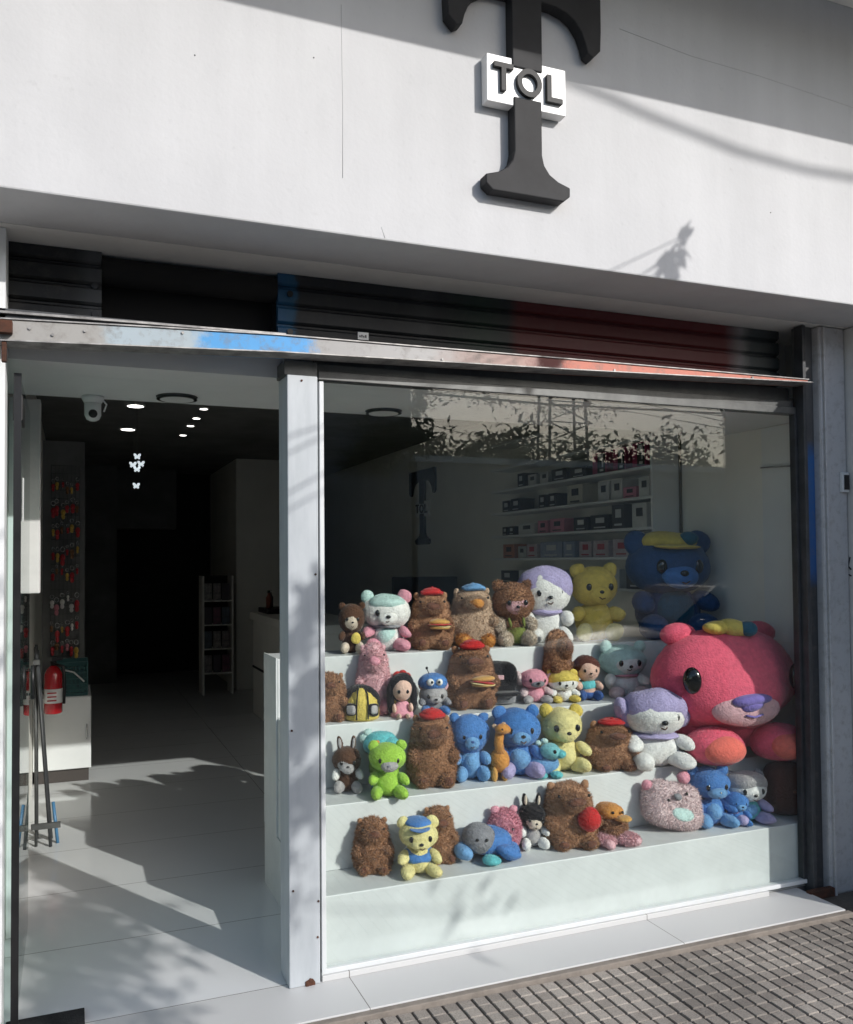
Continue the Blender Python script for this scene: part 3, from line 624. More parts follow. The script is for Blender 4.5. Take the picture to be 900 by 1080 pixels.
MB().tube([(.085, .03, 0), (.06, .06, .22)], .009).build('blue_handle', mat('blue_plastic', (.07, .20, .36), .4), fr)
MB().box(-.05, .10, -.03, -.012, .10, .13).build('foot_clip', 'frame_grey', fr); MB().box(-.045, -.01, -.01, .05, .99, 1.015).build('top_clip', 'frame_grey', fr)

# ================================================================== SOFT TOYS
C = dict(capy=(.40, .215, .12), capy2=(.34, .175, .095), dark=(.10, .05, .03), nose=(.17, .075, .05), cream=(.68, .58, .47), beige=(.52, .37, .26), white=(.82, .81, .78), mint=(.52, .70, .66), pink=(.72, .33, .40), rose=(.74, .45, .48), red=(.55, .03, .03), yellow=(.70, .55, .13), pale=(.76, .68, .32), lilac=(.43, .38, .60), blue=(.08, .22, .52), sky=(.17, .36, .62), navy=(.035, .09, .22), teal=(.22, .55, .58), green=(.36, .60, .08), black=(.015, .015, .018), grey=(.25, .25, .27), hot=(.80, .13, .20), coral=(.80, .17, .13), violet=(.22, .17, .48), orange=(.62, .28, .07), skin=(.75, .50, .40), olive=(.17, .20, .05), brownred=(.12, .045, .035), turq=(.14, .52, .55), stone=(.42, .40, .40), bead=(.008, .008, .009), palepink=(.70, .55, .55), bun=(.60, .33, .10), denim=(.06, .12, .32), tealblue=(.02, .12, .20))
mat('bead', C['bead'], .12, spec=.7)
def pm(k):
    if k == 'bead': return 'bead'
    c = C[k]; mat('plush_'+k, c, .95, var=.13, vs=40, bump=.7, bs=115, bd=.008, sheen=.3, spec=.1); return 'plush_'+k
TAB = {
'brown_hood':(1.284,0.868,1.1,0.252,0.140,0.119),
'mint':(1.480,0.914,1.1,0.293,0.266,0.200),
'capy_redhat':(1.717,0.899,1.1,0.308,0.226,0.192),
'capy_beige':(1.970,0.930,1.1,0.322,0.255,0.200),
'overall':(2.192,0.893,1.1,0.340,0.238,0.200),
'lilac':(2.398,0.907,1.1,0.398,0.308,0.200),
'yellow':(2.728,0.928,1.1,0.447,0.320,0.200),
'bigblue':(3.305,0.930,1.1,0.637,0.635,0.200),
'capyL':(1.100,0.637,0.83,0.210,0.154,0.131),
'bee':(1.235,0.593,0.83,0.148,0.165,0.140),
'pinkcapy':(1.338,0.710,0.83,0.331,0.167,0.142),
'yellowred':(1.487,0.723,0.83,0.188,0.124,0.105),
'bluecap':(1.600,0.609,0.83,0.187,0.168,0.142),
'doll':(1.431,0.585,0.83,0.129,0.144,0.122),
'capyburger':(1.840,0.690,0.83,0.326,0.247,0.200),
'black':(2.007,0.707,0.83,0.228,0.178,0.152),
'pinkpup':(2.201,0.705,0.83,0.171,0.183,0.156),
'capyback':(2.346,0.711,0.83,0.377,0.166,0.141),
'yelhood':(2.341,0.662,0.83,0.155,0.171,0.145),
'boy':(2.484,0.655,0.83,0.230,0.153,0.130),
'paleblue':(2.733,0.690,0.83,0.280,0.259,0.200),
'dkbunny':(1.122,0.461,0.555,0.252,0.148,0.126),
'tealdino':(1.279,0.468,0.555,0.247,0.174,0.148),
'green':(1.259,0.361,0.555,0.168,0.185,0.158),
'capyred':(1.510,0.434,0.555,0.328,0.219,0.186),
'blue1':(1.704,0.445,0.555,0.304,0.192,0.163),
'giraffe':(1.813,0.368,0.555,0.258,0.120,0.102),
'blue2':(1.938,0.424,0.555,0.326,0.246,0.200),
'babydino':(2.035,0.354,0.555,0.157,0.167,0.142),
'yellow2':(2.175,0.420,0.555,0.320,0.271,0.200),
'capycap':(2.418,0.380,0.555,0.233,0.281,0.200),
'lilac2':(2.680,0.380,0.555,0.376,0.417,0.200),
'hugepink':(3.124,0.380,0.555,0.697,0.956,0.200),
'capy':(1.154,0.230,0.29,0.213,0.157,0.133),
'yelcap':(1.320,0.207,0.29,0.224,0.200,0.170),
'capyb':(1.449,0.236,0.29,0.225,0.147,0.125),
'bluely':(1.646,0.186,0.29,0.169,0.275,0.200),
'pinkround':(1.765,0.237,0.29,0.190,0.143,0.121),
'darkbun':(1.902,0.236,0.29,0.258,0.146,0.124),
'capyball':(2.075,0.210,0.29,0.289,0.281,0.200),
'duck':(2.267,0.166,0.29,0.163,0.215,0.182),
'cushion':(2.623,0.198,0.29,0.247,0.348,0.200),
'blue3':(2.850,0.210,0.29,0.276,0.268,0.200),
'turq':(3.072,0.182,0.29,0.235,0.276,0.200),
}
def plush(key, label, parts, yaw=-.25, D=None, W=None, H=None, dx=0, dy=0, dz=0, lean=0):
    x, y, z, h, w_, d = TAB[key]; D = D or d; W = W or w_; H = H or h
    t = thing('plush_toy', label, 'plush toy', (x+dx, y+dy, z+.001+dz), yaw, 'soft toys on the display steps')
    t.rotation_euler = (lean, 0, yaw)
    for pn, prims, c, fz in parts:
        m = MB()
        for q in prims:
            k, cc, r = q[:3]; rot = q[3] if len(q) > 3 else None
            P = None if k == 't' else (cc[0]*W, cc[1]*D, cc[2]*H)
            if k == 'e': m.ell(P, (r[0]*W, r[1]*D, r[2]*H), rot)
            elif k == 's': m.ell(P, (r[0]*W, r[1]*D, r[2]*H), rot, p=.55, seg=28, rings=18)
            elif k == 'b':
                rr = r if hasattr(r, '__len__') else (r, r, r); m.ell(P, tuple(a*W for a in rr), rot, seg=14, rings=10)
            elif k == 'l': m.lathe([(a*H, b*W) for a, b in r], P, seg=28, sy=D/W)
            elif k == 't': m.tube([(a*W, b*D, g*H) for a, b, g in cc], r*W)
            elif k == 'x': m.box(P[0]-r[0]*W, P[0]+r[0]*W, P[1]-r[1]*D, P[1]+r[1]*D, P[2]-r[2]*H, P[2]+r[2]*H)
        if c != 'bead':
            m.lumps(.0075*min(1.6, W/.2), 13 if W < .5 else 6, random.randint(0, 99))
            zmin = min(v[2] for v in m.v)
            if zmin < 0: m.v = [(v[0], v[1], max(v[2], 0.0)) for v in m.v]
            if fz: m.fuzz(130000 if fz > .006 else 52000, fz, .0016 if fz > .006 else .001)
        m.build(pn, pm(c), t)
    return t
F, V = .012, .0038        # long fur / short pile
def capy(c='capy', nose='nose', hat=None, burger=False, foot=None, big=1, eyes=True, low=False):
    p = [('body', [('l', (0, 0, 0), [(0, .30), (.03, .41), (.12, .475), (.30, .50), (.48, .47), (.62, .43), (.78, .39), (.88, .32), (.95, .21), (.985, .10), (.995, .02)])], c, F),
         ('muzzle', [('e', (0, -.33, .74), (.25, .30, .14))], c, F),
         ('nose', [('e', (0, -.55, .765), (.16, .12, .075))], nose, V),
         ('ear', [('b', (-.31, .02, .93), (.07, .05, .08))], c, V), ('ear', [('b', (.31, .02, .93), (.07, .05, .08))], c, V),
         ('arm', [('e', (-.37, -.28, .44), (.11, .2, .09), (.3, 0, -.3))], c, F), ('arm', [('e', (.37, -.28, .44), (.11, .2, .09), (.3, 0, .3))], c, F),
         ('foot', [('e', (-.24, -.40, .115), (.14, .2, .105))], foot or c, F), ('foot', [('e', (.24, -.40, .115), (.14, .2, .105))], foot or c, F),
         ('foot_pad', [('e', (-.25, -.585, .12), (.085, .05, .06))], nose, V), ('foot_pad', [('e', (.25, -.585, .12), (.085, .05, .06))], nose, V)]
    if eyes: p += [('eye', [('b', (-.27, -.37, .84), .028)], 'bead', 0), ('eye', [('b', (.27, -.37, .84), .028)], 'bead', 0)]
    if hat: p += [('hat', [('e', (0.02, -.08, 1.0), (.26, .27, .06)), ('e', (.02, -.08, 1.035), (.2, .2, .05)), ('b', (.02, -.08, 1.075), .035)], hat, V)]
    if burger: p += [('burger_bun', [('e', (.12, -.62, .50), (.23, .16, .055)), ('e', (.12, -.62, .40), (.23, .16, .04))], 'bun', 0), ('burger_filling', [('e', (.12, -.64, .455), (.25, .18, .016))], 'red', 0), ('burger_cheese', [('e', (.12, -.645, .435), (.255, .18, .014), (.1, .08, 0))], 'pale', 0)]
    return p
def bear(c, head=None, face=None, hood=None, shirt=None, pants=None, paw=None, foot=None, cap=None, ear='round', earc=None, earc2=None, muz=None, nose='bead', belly=None, hx=.47, hz=.29, hc=.66, pile=V, collar=None, disc=None, eyes=.042, ey=.0, cheeks=None):
    head = head or c; earc = earc or head; paw = paw or c; foot = foot or c; hd = .50
    p = [('body', [('e', (0, .02, .23), (.33, .40, .245))], c, pile), ('head', [('e', (0, -.02, hc), (hx, hd, hz))], head, pile)]
    top = hc+hz
    if ear == 'round': es = [[('b', (s*hx*.74, .0, top-.05), (.13, .07, .13))] for s in (-1, 1)]
    elif ear == 'lop': es = [[('e', (s*(hx*.98), .0, hc+.02), (.10, .2, .22), (0, s*.22, 0))] for s in (-1, 1)]
    elif ear == 'long': es = [[('e', (s*.2, .0, top+.06), (.085, .10, .14), (0, s*.12, 0))] for s in (-1, 1)]
    else: es = []
    for i, e in enumerate(es): p.append(('ear', e, earc2 if (i and earc2) else earc, pile))
    if ear == 'long': p += [('inner_ear', [('e', (s*.2, -.08, top+.065), (.05, .05, .10), (0, s*.12, 0))], muz or 'cream', 0) for s in (-1, 1)]
    fy = -.02-hd
    if face: p.append(('face', [('e', (0, -.14, hc-.035), (hx*.74, hd*.82, hz*.70))], face, V))
    if hood: p.append(('hood', [('e', (0, .0, hc+.075), (hx*1.06, hd*1.02, hz*.92), (-.25, 0, 0))], hood, pile))
    if muz: p.append(('muzzle', [('e', (0, fy+.06, hc-.09), (.19, .14, .10))], muz, V))
    yn = fy-.07 if muz else (-.14-hd*.80 if face else fy+.005)
    p.append(('nose', [('b', (0, yn, hc-.06), (.045, .03, .032))], nose, 0))
    yy = -.14-hd*.82*.86 if face else fy+.075
    p += [('eye', [('b', (s*.185, yy, hc+.0+ey), (eyes*1.15, eyes*.7, eyes*1.45))], 'bead', 0) for s in (-1, 1)]
    p += [('mouth', [('t', [(-.05, yn+.02, hc-.125), (0, yn-.005, hc-.145), (.05, yn+.02, hc-.125)], .009)], 'dark', 0)]
    p += [('arm', [('e', (s*.33, -.24, .33), (.11, .25, .085), (.35, 0, s*.35))], paw, pile) for s in (-1, 1)]
    p += [('foot', [('e', (s*.25, -.36, .11), (.14, .32, .11), (0, 0, s*.3))], foot, pile) for s in (-1, 1)]
    if belly: p.append(('belly_patch', [('e', (0, -.17, .25), (.22, .27, .17))], belly, V))
    if shirt: p.append(('shirt', [('e', (0, .01, .30), (.35, .43, .15))], shirt, 0))
    if pants: p.append(('overalls', [('e', (0, .015, .19), (.36, .44, .19)), ('e', (-.15, -.38, .36), (.035, .04, .08)), ('e', (.15, -.38, .36), (.035, .04, .08))], pants, 0))
    if cap: p.append(('cap', [('e', (0, .0, top-.045), (hx*.72, hd*.72, .10)), ('e', (0, -.36, top-.085), (hx*.55, .24, .022))], cap, 0))
    if collar: p.append(('collar', [('e', (0, -.03, .42), (.30, .42, .05))], collar, 0))
    if disc: p.append(('disc', [('e', (.12, -.5, .30), (.17, .08, .11))], disc, 0))
    return p
L4, L3, L2, L1 = 'on the top step', 'on the third step', 'on the second step', 'on the bottom step'
# --- top step
plush('brown_hood', 'dark brown bear with cream face and yellow disc at the left of the top step', bear('dark', face='cream', disc='yellow', paw='dark', foot='cream', earc='dark'))
plush('mint', 'pale mint and white bear with pink paws beside the brown bear with yellow disc', bear('white', head='white', hood=None, ear='round', earc='mint', earc2='pink', paw='pink', foot='pink', belly='mint', muz='white', collar='grey', hz=.30, hc=.65)+[('forehead_patch', [('e', (0, -.10, .80), (.36, .42, .145))], 'mint', V)])
plush('capy_redhat', 'brown capybara with red beret holding a burger on the top step', capy(hat='red', burger=True), H=.285)
plush('capy_beige', 'beige capybara with orange-brown nose and pale blue cap on the top step', capy('beige', nose='orange', hat='sky', foot='orange'), H=.30)
plush('overall', 'brown furry bear with pale pink face wearing olive overalls', bear('capy2', face='rose', pants='olive', earc='capy2', paw='cream', foot='cream', hx=.44, pile=F))
plush('lilac', 'white bear in a lilac hood sitting beside the bear in olive overalls', bear('white', head='white', hood='lilac', ear='none', collar='lilac', hx=.46, hz=.31, hc=.68))
plush('yellow', 'large plain yellow bear at the right of the top step', bear('yellow', foot='pale', earc='yellow', hx=.40, hz=.25, muz='yellow', hc=.66), W=.33)
plush('bigblue', 'very large dark blue bear with a yellow and teal cap in the corner', bear('navy', belly='tealblue', cap='yellow', ear='round', muz='blue', hx=.44, hz=.26, hc=.64, eyes=.05)+[('cap_patch', [('e', (.16, -.24, .885), (.1, .15, .06))], 'tealblue', 0)], D=.36, W=.56, dx=-.10, dy=-.03, dz=.0, H=.63)
# --- third step
plush('capyL', 'small brown capybara half hidden by the window post on the third step', capy())
plush('bee', 'yellow domed bee toy with black stripes and grey eyes on the third step', [('body', [('l', (0, 0, 0), [(0, .44), (.06, .49), (.3, .5), (.6, .45), (.82, .32), (.95, .15), (1, .02)])], 'yellow', V),
    ('stripe', [('t', [(-.15, -.515, .08), (-.17, -.51, .5), (-.14, -.36, .84), (-.05, 0, 1.01), (-.03, .3, .88)], .02)], 'black', 0), ('stripe', [('t', [(.15, -.515, .08), (.17, -.51, .5), (.14, -.36, .84), (.05, 0, 1.01), (.03, .3, .88)], .02)], 'black', 0), ('back_shell', [('e', (0, .12, .52), (.53, .46, .52))], 'black', V),
    ('eye', [('s', (-.30, -.42, .36), (.12, .10, .15), (0, 0, -.5))], 'stone', 0), ('eye', [('s', (.30, -.42, .36), (.12, .10, .15), (0, 0, .5))], 'stone', 0), ('eye_rim', [('s', (-.30, -.39, .36), (.145, .10, .19), (0, 0, -.5))], 'black', 0), ('eye_rim', [('s', (.30, -.39, .36), (.145, .10, .19), (0, 0, .5))], 'black', 0)], D=.15)
plush('pinkcapy', 'tall pale pink furry capybara standing behind the yellow bee toy', capy('rose', nose='pink', foot='pink'), dy=.0)
plush('yellowred', 'small yellow chick with a red comb and round glasses', [('body', [('e', (0, 0, .42), (.48, .48, .43))], 'yellow', V), ('comb', [('e', (-.15, 0, .86), (.17, .2, .13)), ('e', (.05, 0, .90), (.17, .2, .13)), ('e', (.22, 0, .85), (.15, .2, .11))], 'red', V), ('beak', [('e', (.08, -.52, .42), (.10, .18, .07))], 'orange', 0),
    ('eye', [('b', (-.14, -.46, .56), (.10, .03, .10))], 'white', 0), ('eye', [('b', (.22, -.46, .56), (.10, .03, .10))], 'white', 0), ('pupil', [('b', (-.14, -.50, .56), .035)], 'bead', 0), ('pupil', [('b', (.22, -.50, .56), .035)], 'bead', 0), ('foot', [('e', (-.2, -.3, .05), (.14, .2, .05))], 'orange', 0), ('foot', [('e', (.2, -.3, .05), (.14, .2, .05))], 'orange', 0)])
plush('bluecap', 'grey mouse toy with pink ears under a blue hat with goggle eyes', bear('grey', head='stone', ear='round', earc='rose', muz='stone', hx=.40, hz=.27, hc=.46, paw='grey', foot='blue')+[('hat', [('e', (0, .02, .76), (.42, .46, .22))], 'blue', V), ('hat_eye', [('b', (-.12, -.40, .82), .10)], 'white', 0), ('hat_eye', [('b', (.12, -.40, .82), .10)], 'white', 0), ('hat_pupil', [('b', (-.10, -.50, .82), .04)], 'bead', 0), ('hat_pupil', [('b', (.10, -.50, .82), .04)], 'bead', 0), ('antenna', [('t', [(-.1, 0, .95), (-.16, 0, 1.1)], .012), ('b', (-.17, 0, 1.12), .04)], 'black', 0)])
plush('doll', 'black haired rag doll in a pink dress sitting on the third step edge', [('dress', [('l', (0, 0, 0), [(0, .36), (.1, .34), (.3, .2), (.36, .12)])], 'pink', 0), ('head', [('e', (0, -.06, .62), (.30, .40, .27))], 'skin', 0), ('hair', [('e', (0, .10, .66), (.40, .44, .34)), ('e', (-.36, .0, .42), (.11, .2, .36)), ('e', (.36, .0, .42), (.11, .2, .36))], 'black', V), ('eye', [('b', (-.13, -.42, .60), (.05, .02, .06))], 'bead', 0), ('eye', [('b', (.13, -.42, .60), (.05, .02, .06))], 'bead', 0), ('arm', [('e', (-.26, -.25, .22), (.07, .15, .1))], 'skin', 0), ('arm', [('e', (.26, -.25, .22), (.07, .15, .1))], 'skin', 0), ('leg', [('e', (-.13, -.5, .06), (.07, .3, .06))], 'skin', 0), ('leg', [('e', (.13, -.5, .06), (.07, .3, .06))], 'skin', 0)], H=.20, W=.15)
plush('capyburger', 'large brown capybara with red hat and burger on the third step', capy('capy2', hat='red', burger=True), H=.30)
plush('black', 'black rounded cap shaped plush beside the capybara with burger', [('crown', [('s', (0, .05, .62), (.46, .46, .38))], 'black', V), ('brim', [('s', (.05, -.52, .30), (.40, .3, .05))], 'black', 0), ('base', [('s', (0, .05, .16), (.44, .44, .16))], 'grey', V), ('patch', [('x', (-.05, -.425, .66), (.10, .01, .05))], 'rose', 0)], H=.21)
plush('pinkpup', 'small pink puppy with a grey snout between black cap and yellow hood', bear('pink', head='pink', muz='grey', ear='lop', earc='palepink', paw='palepink', foot='stone', hx=.42))
plush('capyback', 'brown capybara turned away standing tall behind the yellow hooded toy', capy('capy2', eyes=False), yaw=.3, H=.36)
plush('yelhood', 'small white bear in a yellow hood with round ears', bear('white', hood='yellow', earc='yellow', paw='white', foot='yellow', hx=.46, hz=.32, hc=.62, ear='round'))
plush('boy', 'brown haired doll in turquoise shirt and blue trousers', bear('skin', ear='none', shirt='turq', foot='denim', paw='skin', hx=.40, hz=.26)+[('hair', [('e', (0, .06, .74), (.44, .50, .23))], 'brownred', V), ('trousers', [('e', (0, 0, .12), (.36, .42, .12))], 'denim', 0)])
plush('paleblue', 'pale blue and white bear with pink cheek beside the huge pink toy', bear('white', head='mint', earc='mint', face='white', cap=None, paw='white', foot='palepink', collar='pink', hx=.48, hz=.32, hc=.66), H=.27)
# --- second step
plush('dkbunny', 'dark brown rabbit with beige face and white bow on the second step', bear('dark', face='stone', ear='long', earc='dark', paw='white', foot='stone', muz='stone', collar='white', hz=.24, hc=.56, hx=.42), H=.235)
plush('tealdino', 'turquoise long snouted dinosaur behind the lime green bear', [('body', [('e', (.1, .1, .33), (.38, .42, .34))], 'green', V), ('head', [('e', (.02, -.05, .76), (.45, .42, .22))], 'turq', V), ('snout', [('e', (.26, -.25, .74), (.26, .35, .16))], 'turq', V), ('eye', [('b', (-.12, -.43, .78), (.12, .05, .12))], 'orange', 0), ('pupil', [('b', (-.12, -.47, .78), .05)], 'bead', 0), ('nostril', [('b', (.42, -.45, .80), (.09, .05, .09))], 'denim', 0), ('crest', [('e', (-.38, .05, .84), (.14, .1, .09), (0, .4, 0)), ('e', (-.30, .05, .95), (.1, .1, .07))], 'mint', V), ('foot', [('e', (-.1, -.3, .08), (.15, .25, .08))], 'turq', V), ('foot', [('e', (.3, -.3, .08), (.15, .25, .08))], 'turq', V)], dy=.0)
plush('green', 'lime green bear with grey muzzle leaning on the second step edge', bear('green', muz='stone', hx=.42, hz=.25, hc=.68, nose='grey'), H=.235, W=.19, dz=-.0, dy=-.03)
plush('capyred', 'large dark brown capybara with red hat in the middle of the second step', capy('capy2', hat='red'), H=.305)
plush('blue1', 'bright blue bear left of the little orange giraffe', bear('sky', head='blue', muz='sky', nose='denim', belly='sky', hx=.48, hz=.29, foot='sky'))
plush('giraffe', 'slim orange giraffe standing between two blue bears', [('body', [('e', (.05, .05, .34), (.36, .42, .22), (0, -.2, 0))], 'orange', V), ('neck', [('t', [(.05, -.1, .45), (-.02, -.15, .65), (0, -.2, .86)], .17)], 'orange', V), ('head', [('e', (.10, -.32, .90), (.30, .32, .085))], 'orange', V), ('ear', [('e', (-.16, -.1, .95), (.10, .06, .04))], 'beige', 0), ('ear', [('e', (.2, -.05, .97), (.10, .06, .04))], 'beige', 0), ('eye', [('b', (.02, -.60, .92), .04)], 'bead', 0)]+[('leg', [('e', (sx*.2, sy*.22, .12), (.12, .14, .13))], 'bun', V) for sx in (-1, 1) for sy in (-1, 1)])
plush('blue2', 'larger blue bear with dark nose sitting behind the baby dinosaur', bear('blue', muz='sky', nose='bead', belly='sky', hx=.44, hz=.27, foot='lilac'))
plush('babydino', 'small pale blue and turquoise baby dinosaur in front of the blue bear', [('body', [('e', (0, .05, .34), (.42, .45, .33))], 'sky', V), ('head', [('e', (.16, -.22, .76), (.29, .38, .22))], 'teal', V), ('snout', [('e', (.36, -.36, .70), (.17, .25, .12))], 'turq', V), ('crest', [('e', (-.1, .1, .94), (.10, .1, .08)), ('e', (.06, .05, 1.0), (.10, .1, .08)), ('e', (-.24, .12, .80), (.10, .1, .08))], 'mint', V), ('eye', [('b', (.18, -.58, .80), (.05, .03, .06))], 'bead', 0), ('tail', [('e', (-.42, .15, .14), (.22, .2, .11))], 'lilac', V), ('foot', [('e', (-.15, -.36, .1), (.17, .22, .1))], 'turq', V), ('foot', [('e', (.28, -.36, .1), (.17, .22, .1))], 'turq', V)])
plush('yellow2', 'pale yellow bear sitting behind the baby dinosaur on the second step', bear('pale', muz='pale', hx=.36, hz=.25, hc=.66, earc='yellow', foot='pale', belly='pale'))
plush('capycap', 'wide brown capybara with red cap beside the large lilac hooded bear', capy('capy', hat='red', foot='capy'), H=.215, W=.25)
plush('lilac2', 'large white bear in a lilac hood with lop ears beside the huge pink toy', bear('white', hood='lilac', ear='lop', earc='lilac', collar='lilac', hx=.42, hz=.29, hc=.70, eyes=.03), D=.25, W=.37, H=.35, dx=-.045, dy=-.05)
hp = plush('hugepink', 'huge hot pink bear with violet nose filling the right window corner', [('body', [('e', (.02, .15, .30), (.36, .36, .29))], 'hot', .004), ('head', [('e', (.02, .0, .58), (.455, .47, .39)), ('e', (.0, -.12, .52), (.37, .41, .29))], 'hot', .004),
    ('ear', [('e', (-.25, .08, .92), (.11, .12, .09))], 'hot', .004), ('ear', [('e', (.30, .12, .90), (.11, .12, .09))], 'hot', .004),
    ('nose', [('e', (-.01, -.52, .475), (.12, .09, .045)), ('e', (-.01, -.53, .44), (.07, .07, .045))], 'violet', 0),
    ('muzzle', [('e', (-.01, -.42, .415), (.21, .13, .125))], 'rose', .004), ('eye', [('e', (-.325, -.37, .62), (.05, .06, .095), (0, 0, -.75))], 'bead', 0), ('eye', [('e', (.33, -.39, .62), (.05, .06, .095), (0, 0, .65))], 'bead', 0), ('mouth_stitch', [('t', [(-.06, -.555, .375), (-.01, -.565, .36), (.04, -.555, .375)], .006)], 'violet', 0),
    ('foot', [('e', (-.16, -.28, .135), (.17, .26, .135))], 'hot', .004), ('foot', [('e', (.26, -.28, .135), (.165, .26, .135))], 'hot', .004), ('foot_pad', [('e', (-.16, -.46, .13), (.125, .12, .095))], 'coral', 0), ('foot_pad', [('e', (.26, -.46, .13), (.125, .12, .095))], 'coral', 0),
    ('bow', [('e', (.02, -.16, .965), (.10, .14, .065), (0, .2, 0)), ('e', (-.08, -.14, .975), (.08, .12, .05))], 'yellow', 0), ('bow_patch', [('e', (.08, -.24, .965), (.05, .1, .05))], 'tealblue', 0)], D=.46, W=.86, H=.67, dx=-.075, dy=-.055, yaw=-.12)
# --- bottom step
plush('capy', 'brown furry capybara at the left end of the bottom step', capy('capy2'))
plush('capyb', 'brown capybara behind the yellow bear in the blue cap', capy('capy'), yaw=-.1)
plush('yelcap', 'pale yellow bear wearing a blue cap and blue shirt', bear('pale', cap='blue', shirt='blue', hx=.40, hz=.25, hc=.68, belly=None, muz='pale'), dy=-.06)
plush('bluely', 'blue toy lying on its belly with turquoise paws and grey hat', [('body', [('e', (.05, .05, .40), (.38, .42, .34))], 'blue', V), ('head', [('e', (-.12, -.10, .55), (.26, .40, .36))], 'grey', V), ('arm', [('e', (-.38, -.25, .28), (.14, .25, .18), (0, .5, 0))], 'sky', V), ('arm', [('e', (.30, -.32, .26), (.2, .22, .16), (0, .4, 0))], 'blue', V), ('paw', [('e', (.02, -.46, .12), (.15, .2, .12))], 'turq', V), ('foot', [('e', (.42, -.05, .2), (.12, .25, .18))], 'blue', V), ('eye', [('b', (-.2, -.46, .62), .025)], 'bead', 0), ('eye', [('b', (-.06, -.49, .62), .025)], 'bead', 0)])
plush('pinkround', 'round pink toy with small ears behind the lying blue one', [('body', [('e', (0, 0, .46), (.5, .5, .46))], 'pink', F), ('ear', [('e', (-.28, 0, .92), (.13, .1, .09))], 'pink', V), ('ear', [('e', (.28, 0, .92), (.13, .1, .09))], 'pink', V), ('foot', [('e', (-.2, -.4, .1), (.15, .2, .1))], 'lilac', V), ('foot', [('e', (.2, -.4, .1), (.15, .2, .1))], 'lilac', V), ('eye', [('b', (-.17, -.48, .56), .04)], 'bead', 0), ('eye', [('b', (.17, -.48, .56), .04)], 'bead', 0), ('muzzle', [('e', (0, -.46, .42), (.15, .1, .09))], 'palepink', V)])
plush('darkbun', 'black and grey rabbit with cream face on the bottom step', bear('grey', head='black', face='cream', ear='long', earc='black', paw='white', foot='white', belly='stone', hz=.25, hc=.58, hx=.40, muz='cream'), H=.225)
plush('capyball', 'wide brown capybara hugging a red ball on the bottom step', capy('capy')+[('ball', [('b', (.22, -.55, .50), .20)], 'red', V)], H=.27, W=.25)
plush('duck', 'brown platypus with orange face and pink frilled legs', [('body', [('e', (-.02, .05, .42), (.33, .45, .42))], 'capy', F), ('head', [('e', (-.05, -.05, .82), (.27, .40, .22))], 'orange', V), ('bill', [('e', (.1, -.42, .74), (.16, .22, .08))], 'bun', 0), ('frill', [('e', (-.22, -.30, .16), (.2, .3, .15)), ('e', (.22, -.32, .16), (.24, .3, .15))], 'rose', F), ('leg', [('e', (-.25, -.45, .12), (.13, .3, .11))], 'rose', V), ('leg', [('e', (.36, -.35, .14), (.14, .25, .12))], 'rose', V), ('eye', [('b', (-.1, -.42, .9), .03)], 'bead', 0), ('eye', [('b', (.1, -.42, .9), .03)], 'bead', 0)])
plush('cushion', 'square pale pink cushion with pink ears and a koala face', [('cushion', [('s', (0, 0, .47), (.43, .36, .43), (-.35, .22, 0))], 'palepink', F), ('ear', [('e', (-.34, .02, .85), (.10, .14, .12))], 'pink', V), ('ear', [('e', (.20, .02, 1.0), (.10, .14, .12))], 'pink', V), ('nose', [('e', (.02, -.30, .70), (.07, .08, .07), (-.35, .22, 0))], 'grey', 0), ('eye', [('b', (-.12, -.33, .64), .022)], 'bead', 0), ('eye', [('b', (.16, -.30, .74), .022)], 'bead', 0), ('print', [('e', (.08, -.405, .36), (.17, .06, .12), (-.35, .22, 0))], 'mint', 0)], D=.18, W=.32, H=.235)
plush('blue3', 'blue bear slumped beside the square pale pink cushion', bear('blue', muz='sky', belly='sky', foot='sky', hx=.42, hz=.26, hc=.68), W=.23, D=.2)
plush('turq', 'turquoise toy with white head and lilac feet at the right end', bear('turq', head='white', earc='grey', paw='lilac', foot='lilac', ear='round', hood='stone', belly='sky', hx=.43, hz=.28), W=.23, dx=-.03)
TAB['smallblue'] = (2.955, .145, .29, .16, .12, .11)
plush('smallblue', 'little dark blue bear squeezed between the blue bear and turquoise toy', bear('blue', muz='sky'))
TAB['darkcush'] = (3.30, .18, .29, .25, .20, .16)
plush('darkcush', 'dark brown soft cushion in the shade under the huge pink toy', [('cushion', [('s', (0, 0, .5), (.48, .48, .5))], 'brownred', V), ('button', [('b', (0, -.5, .5), .05)], 'nose', 0)])
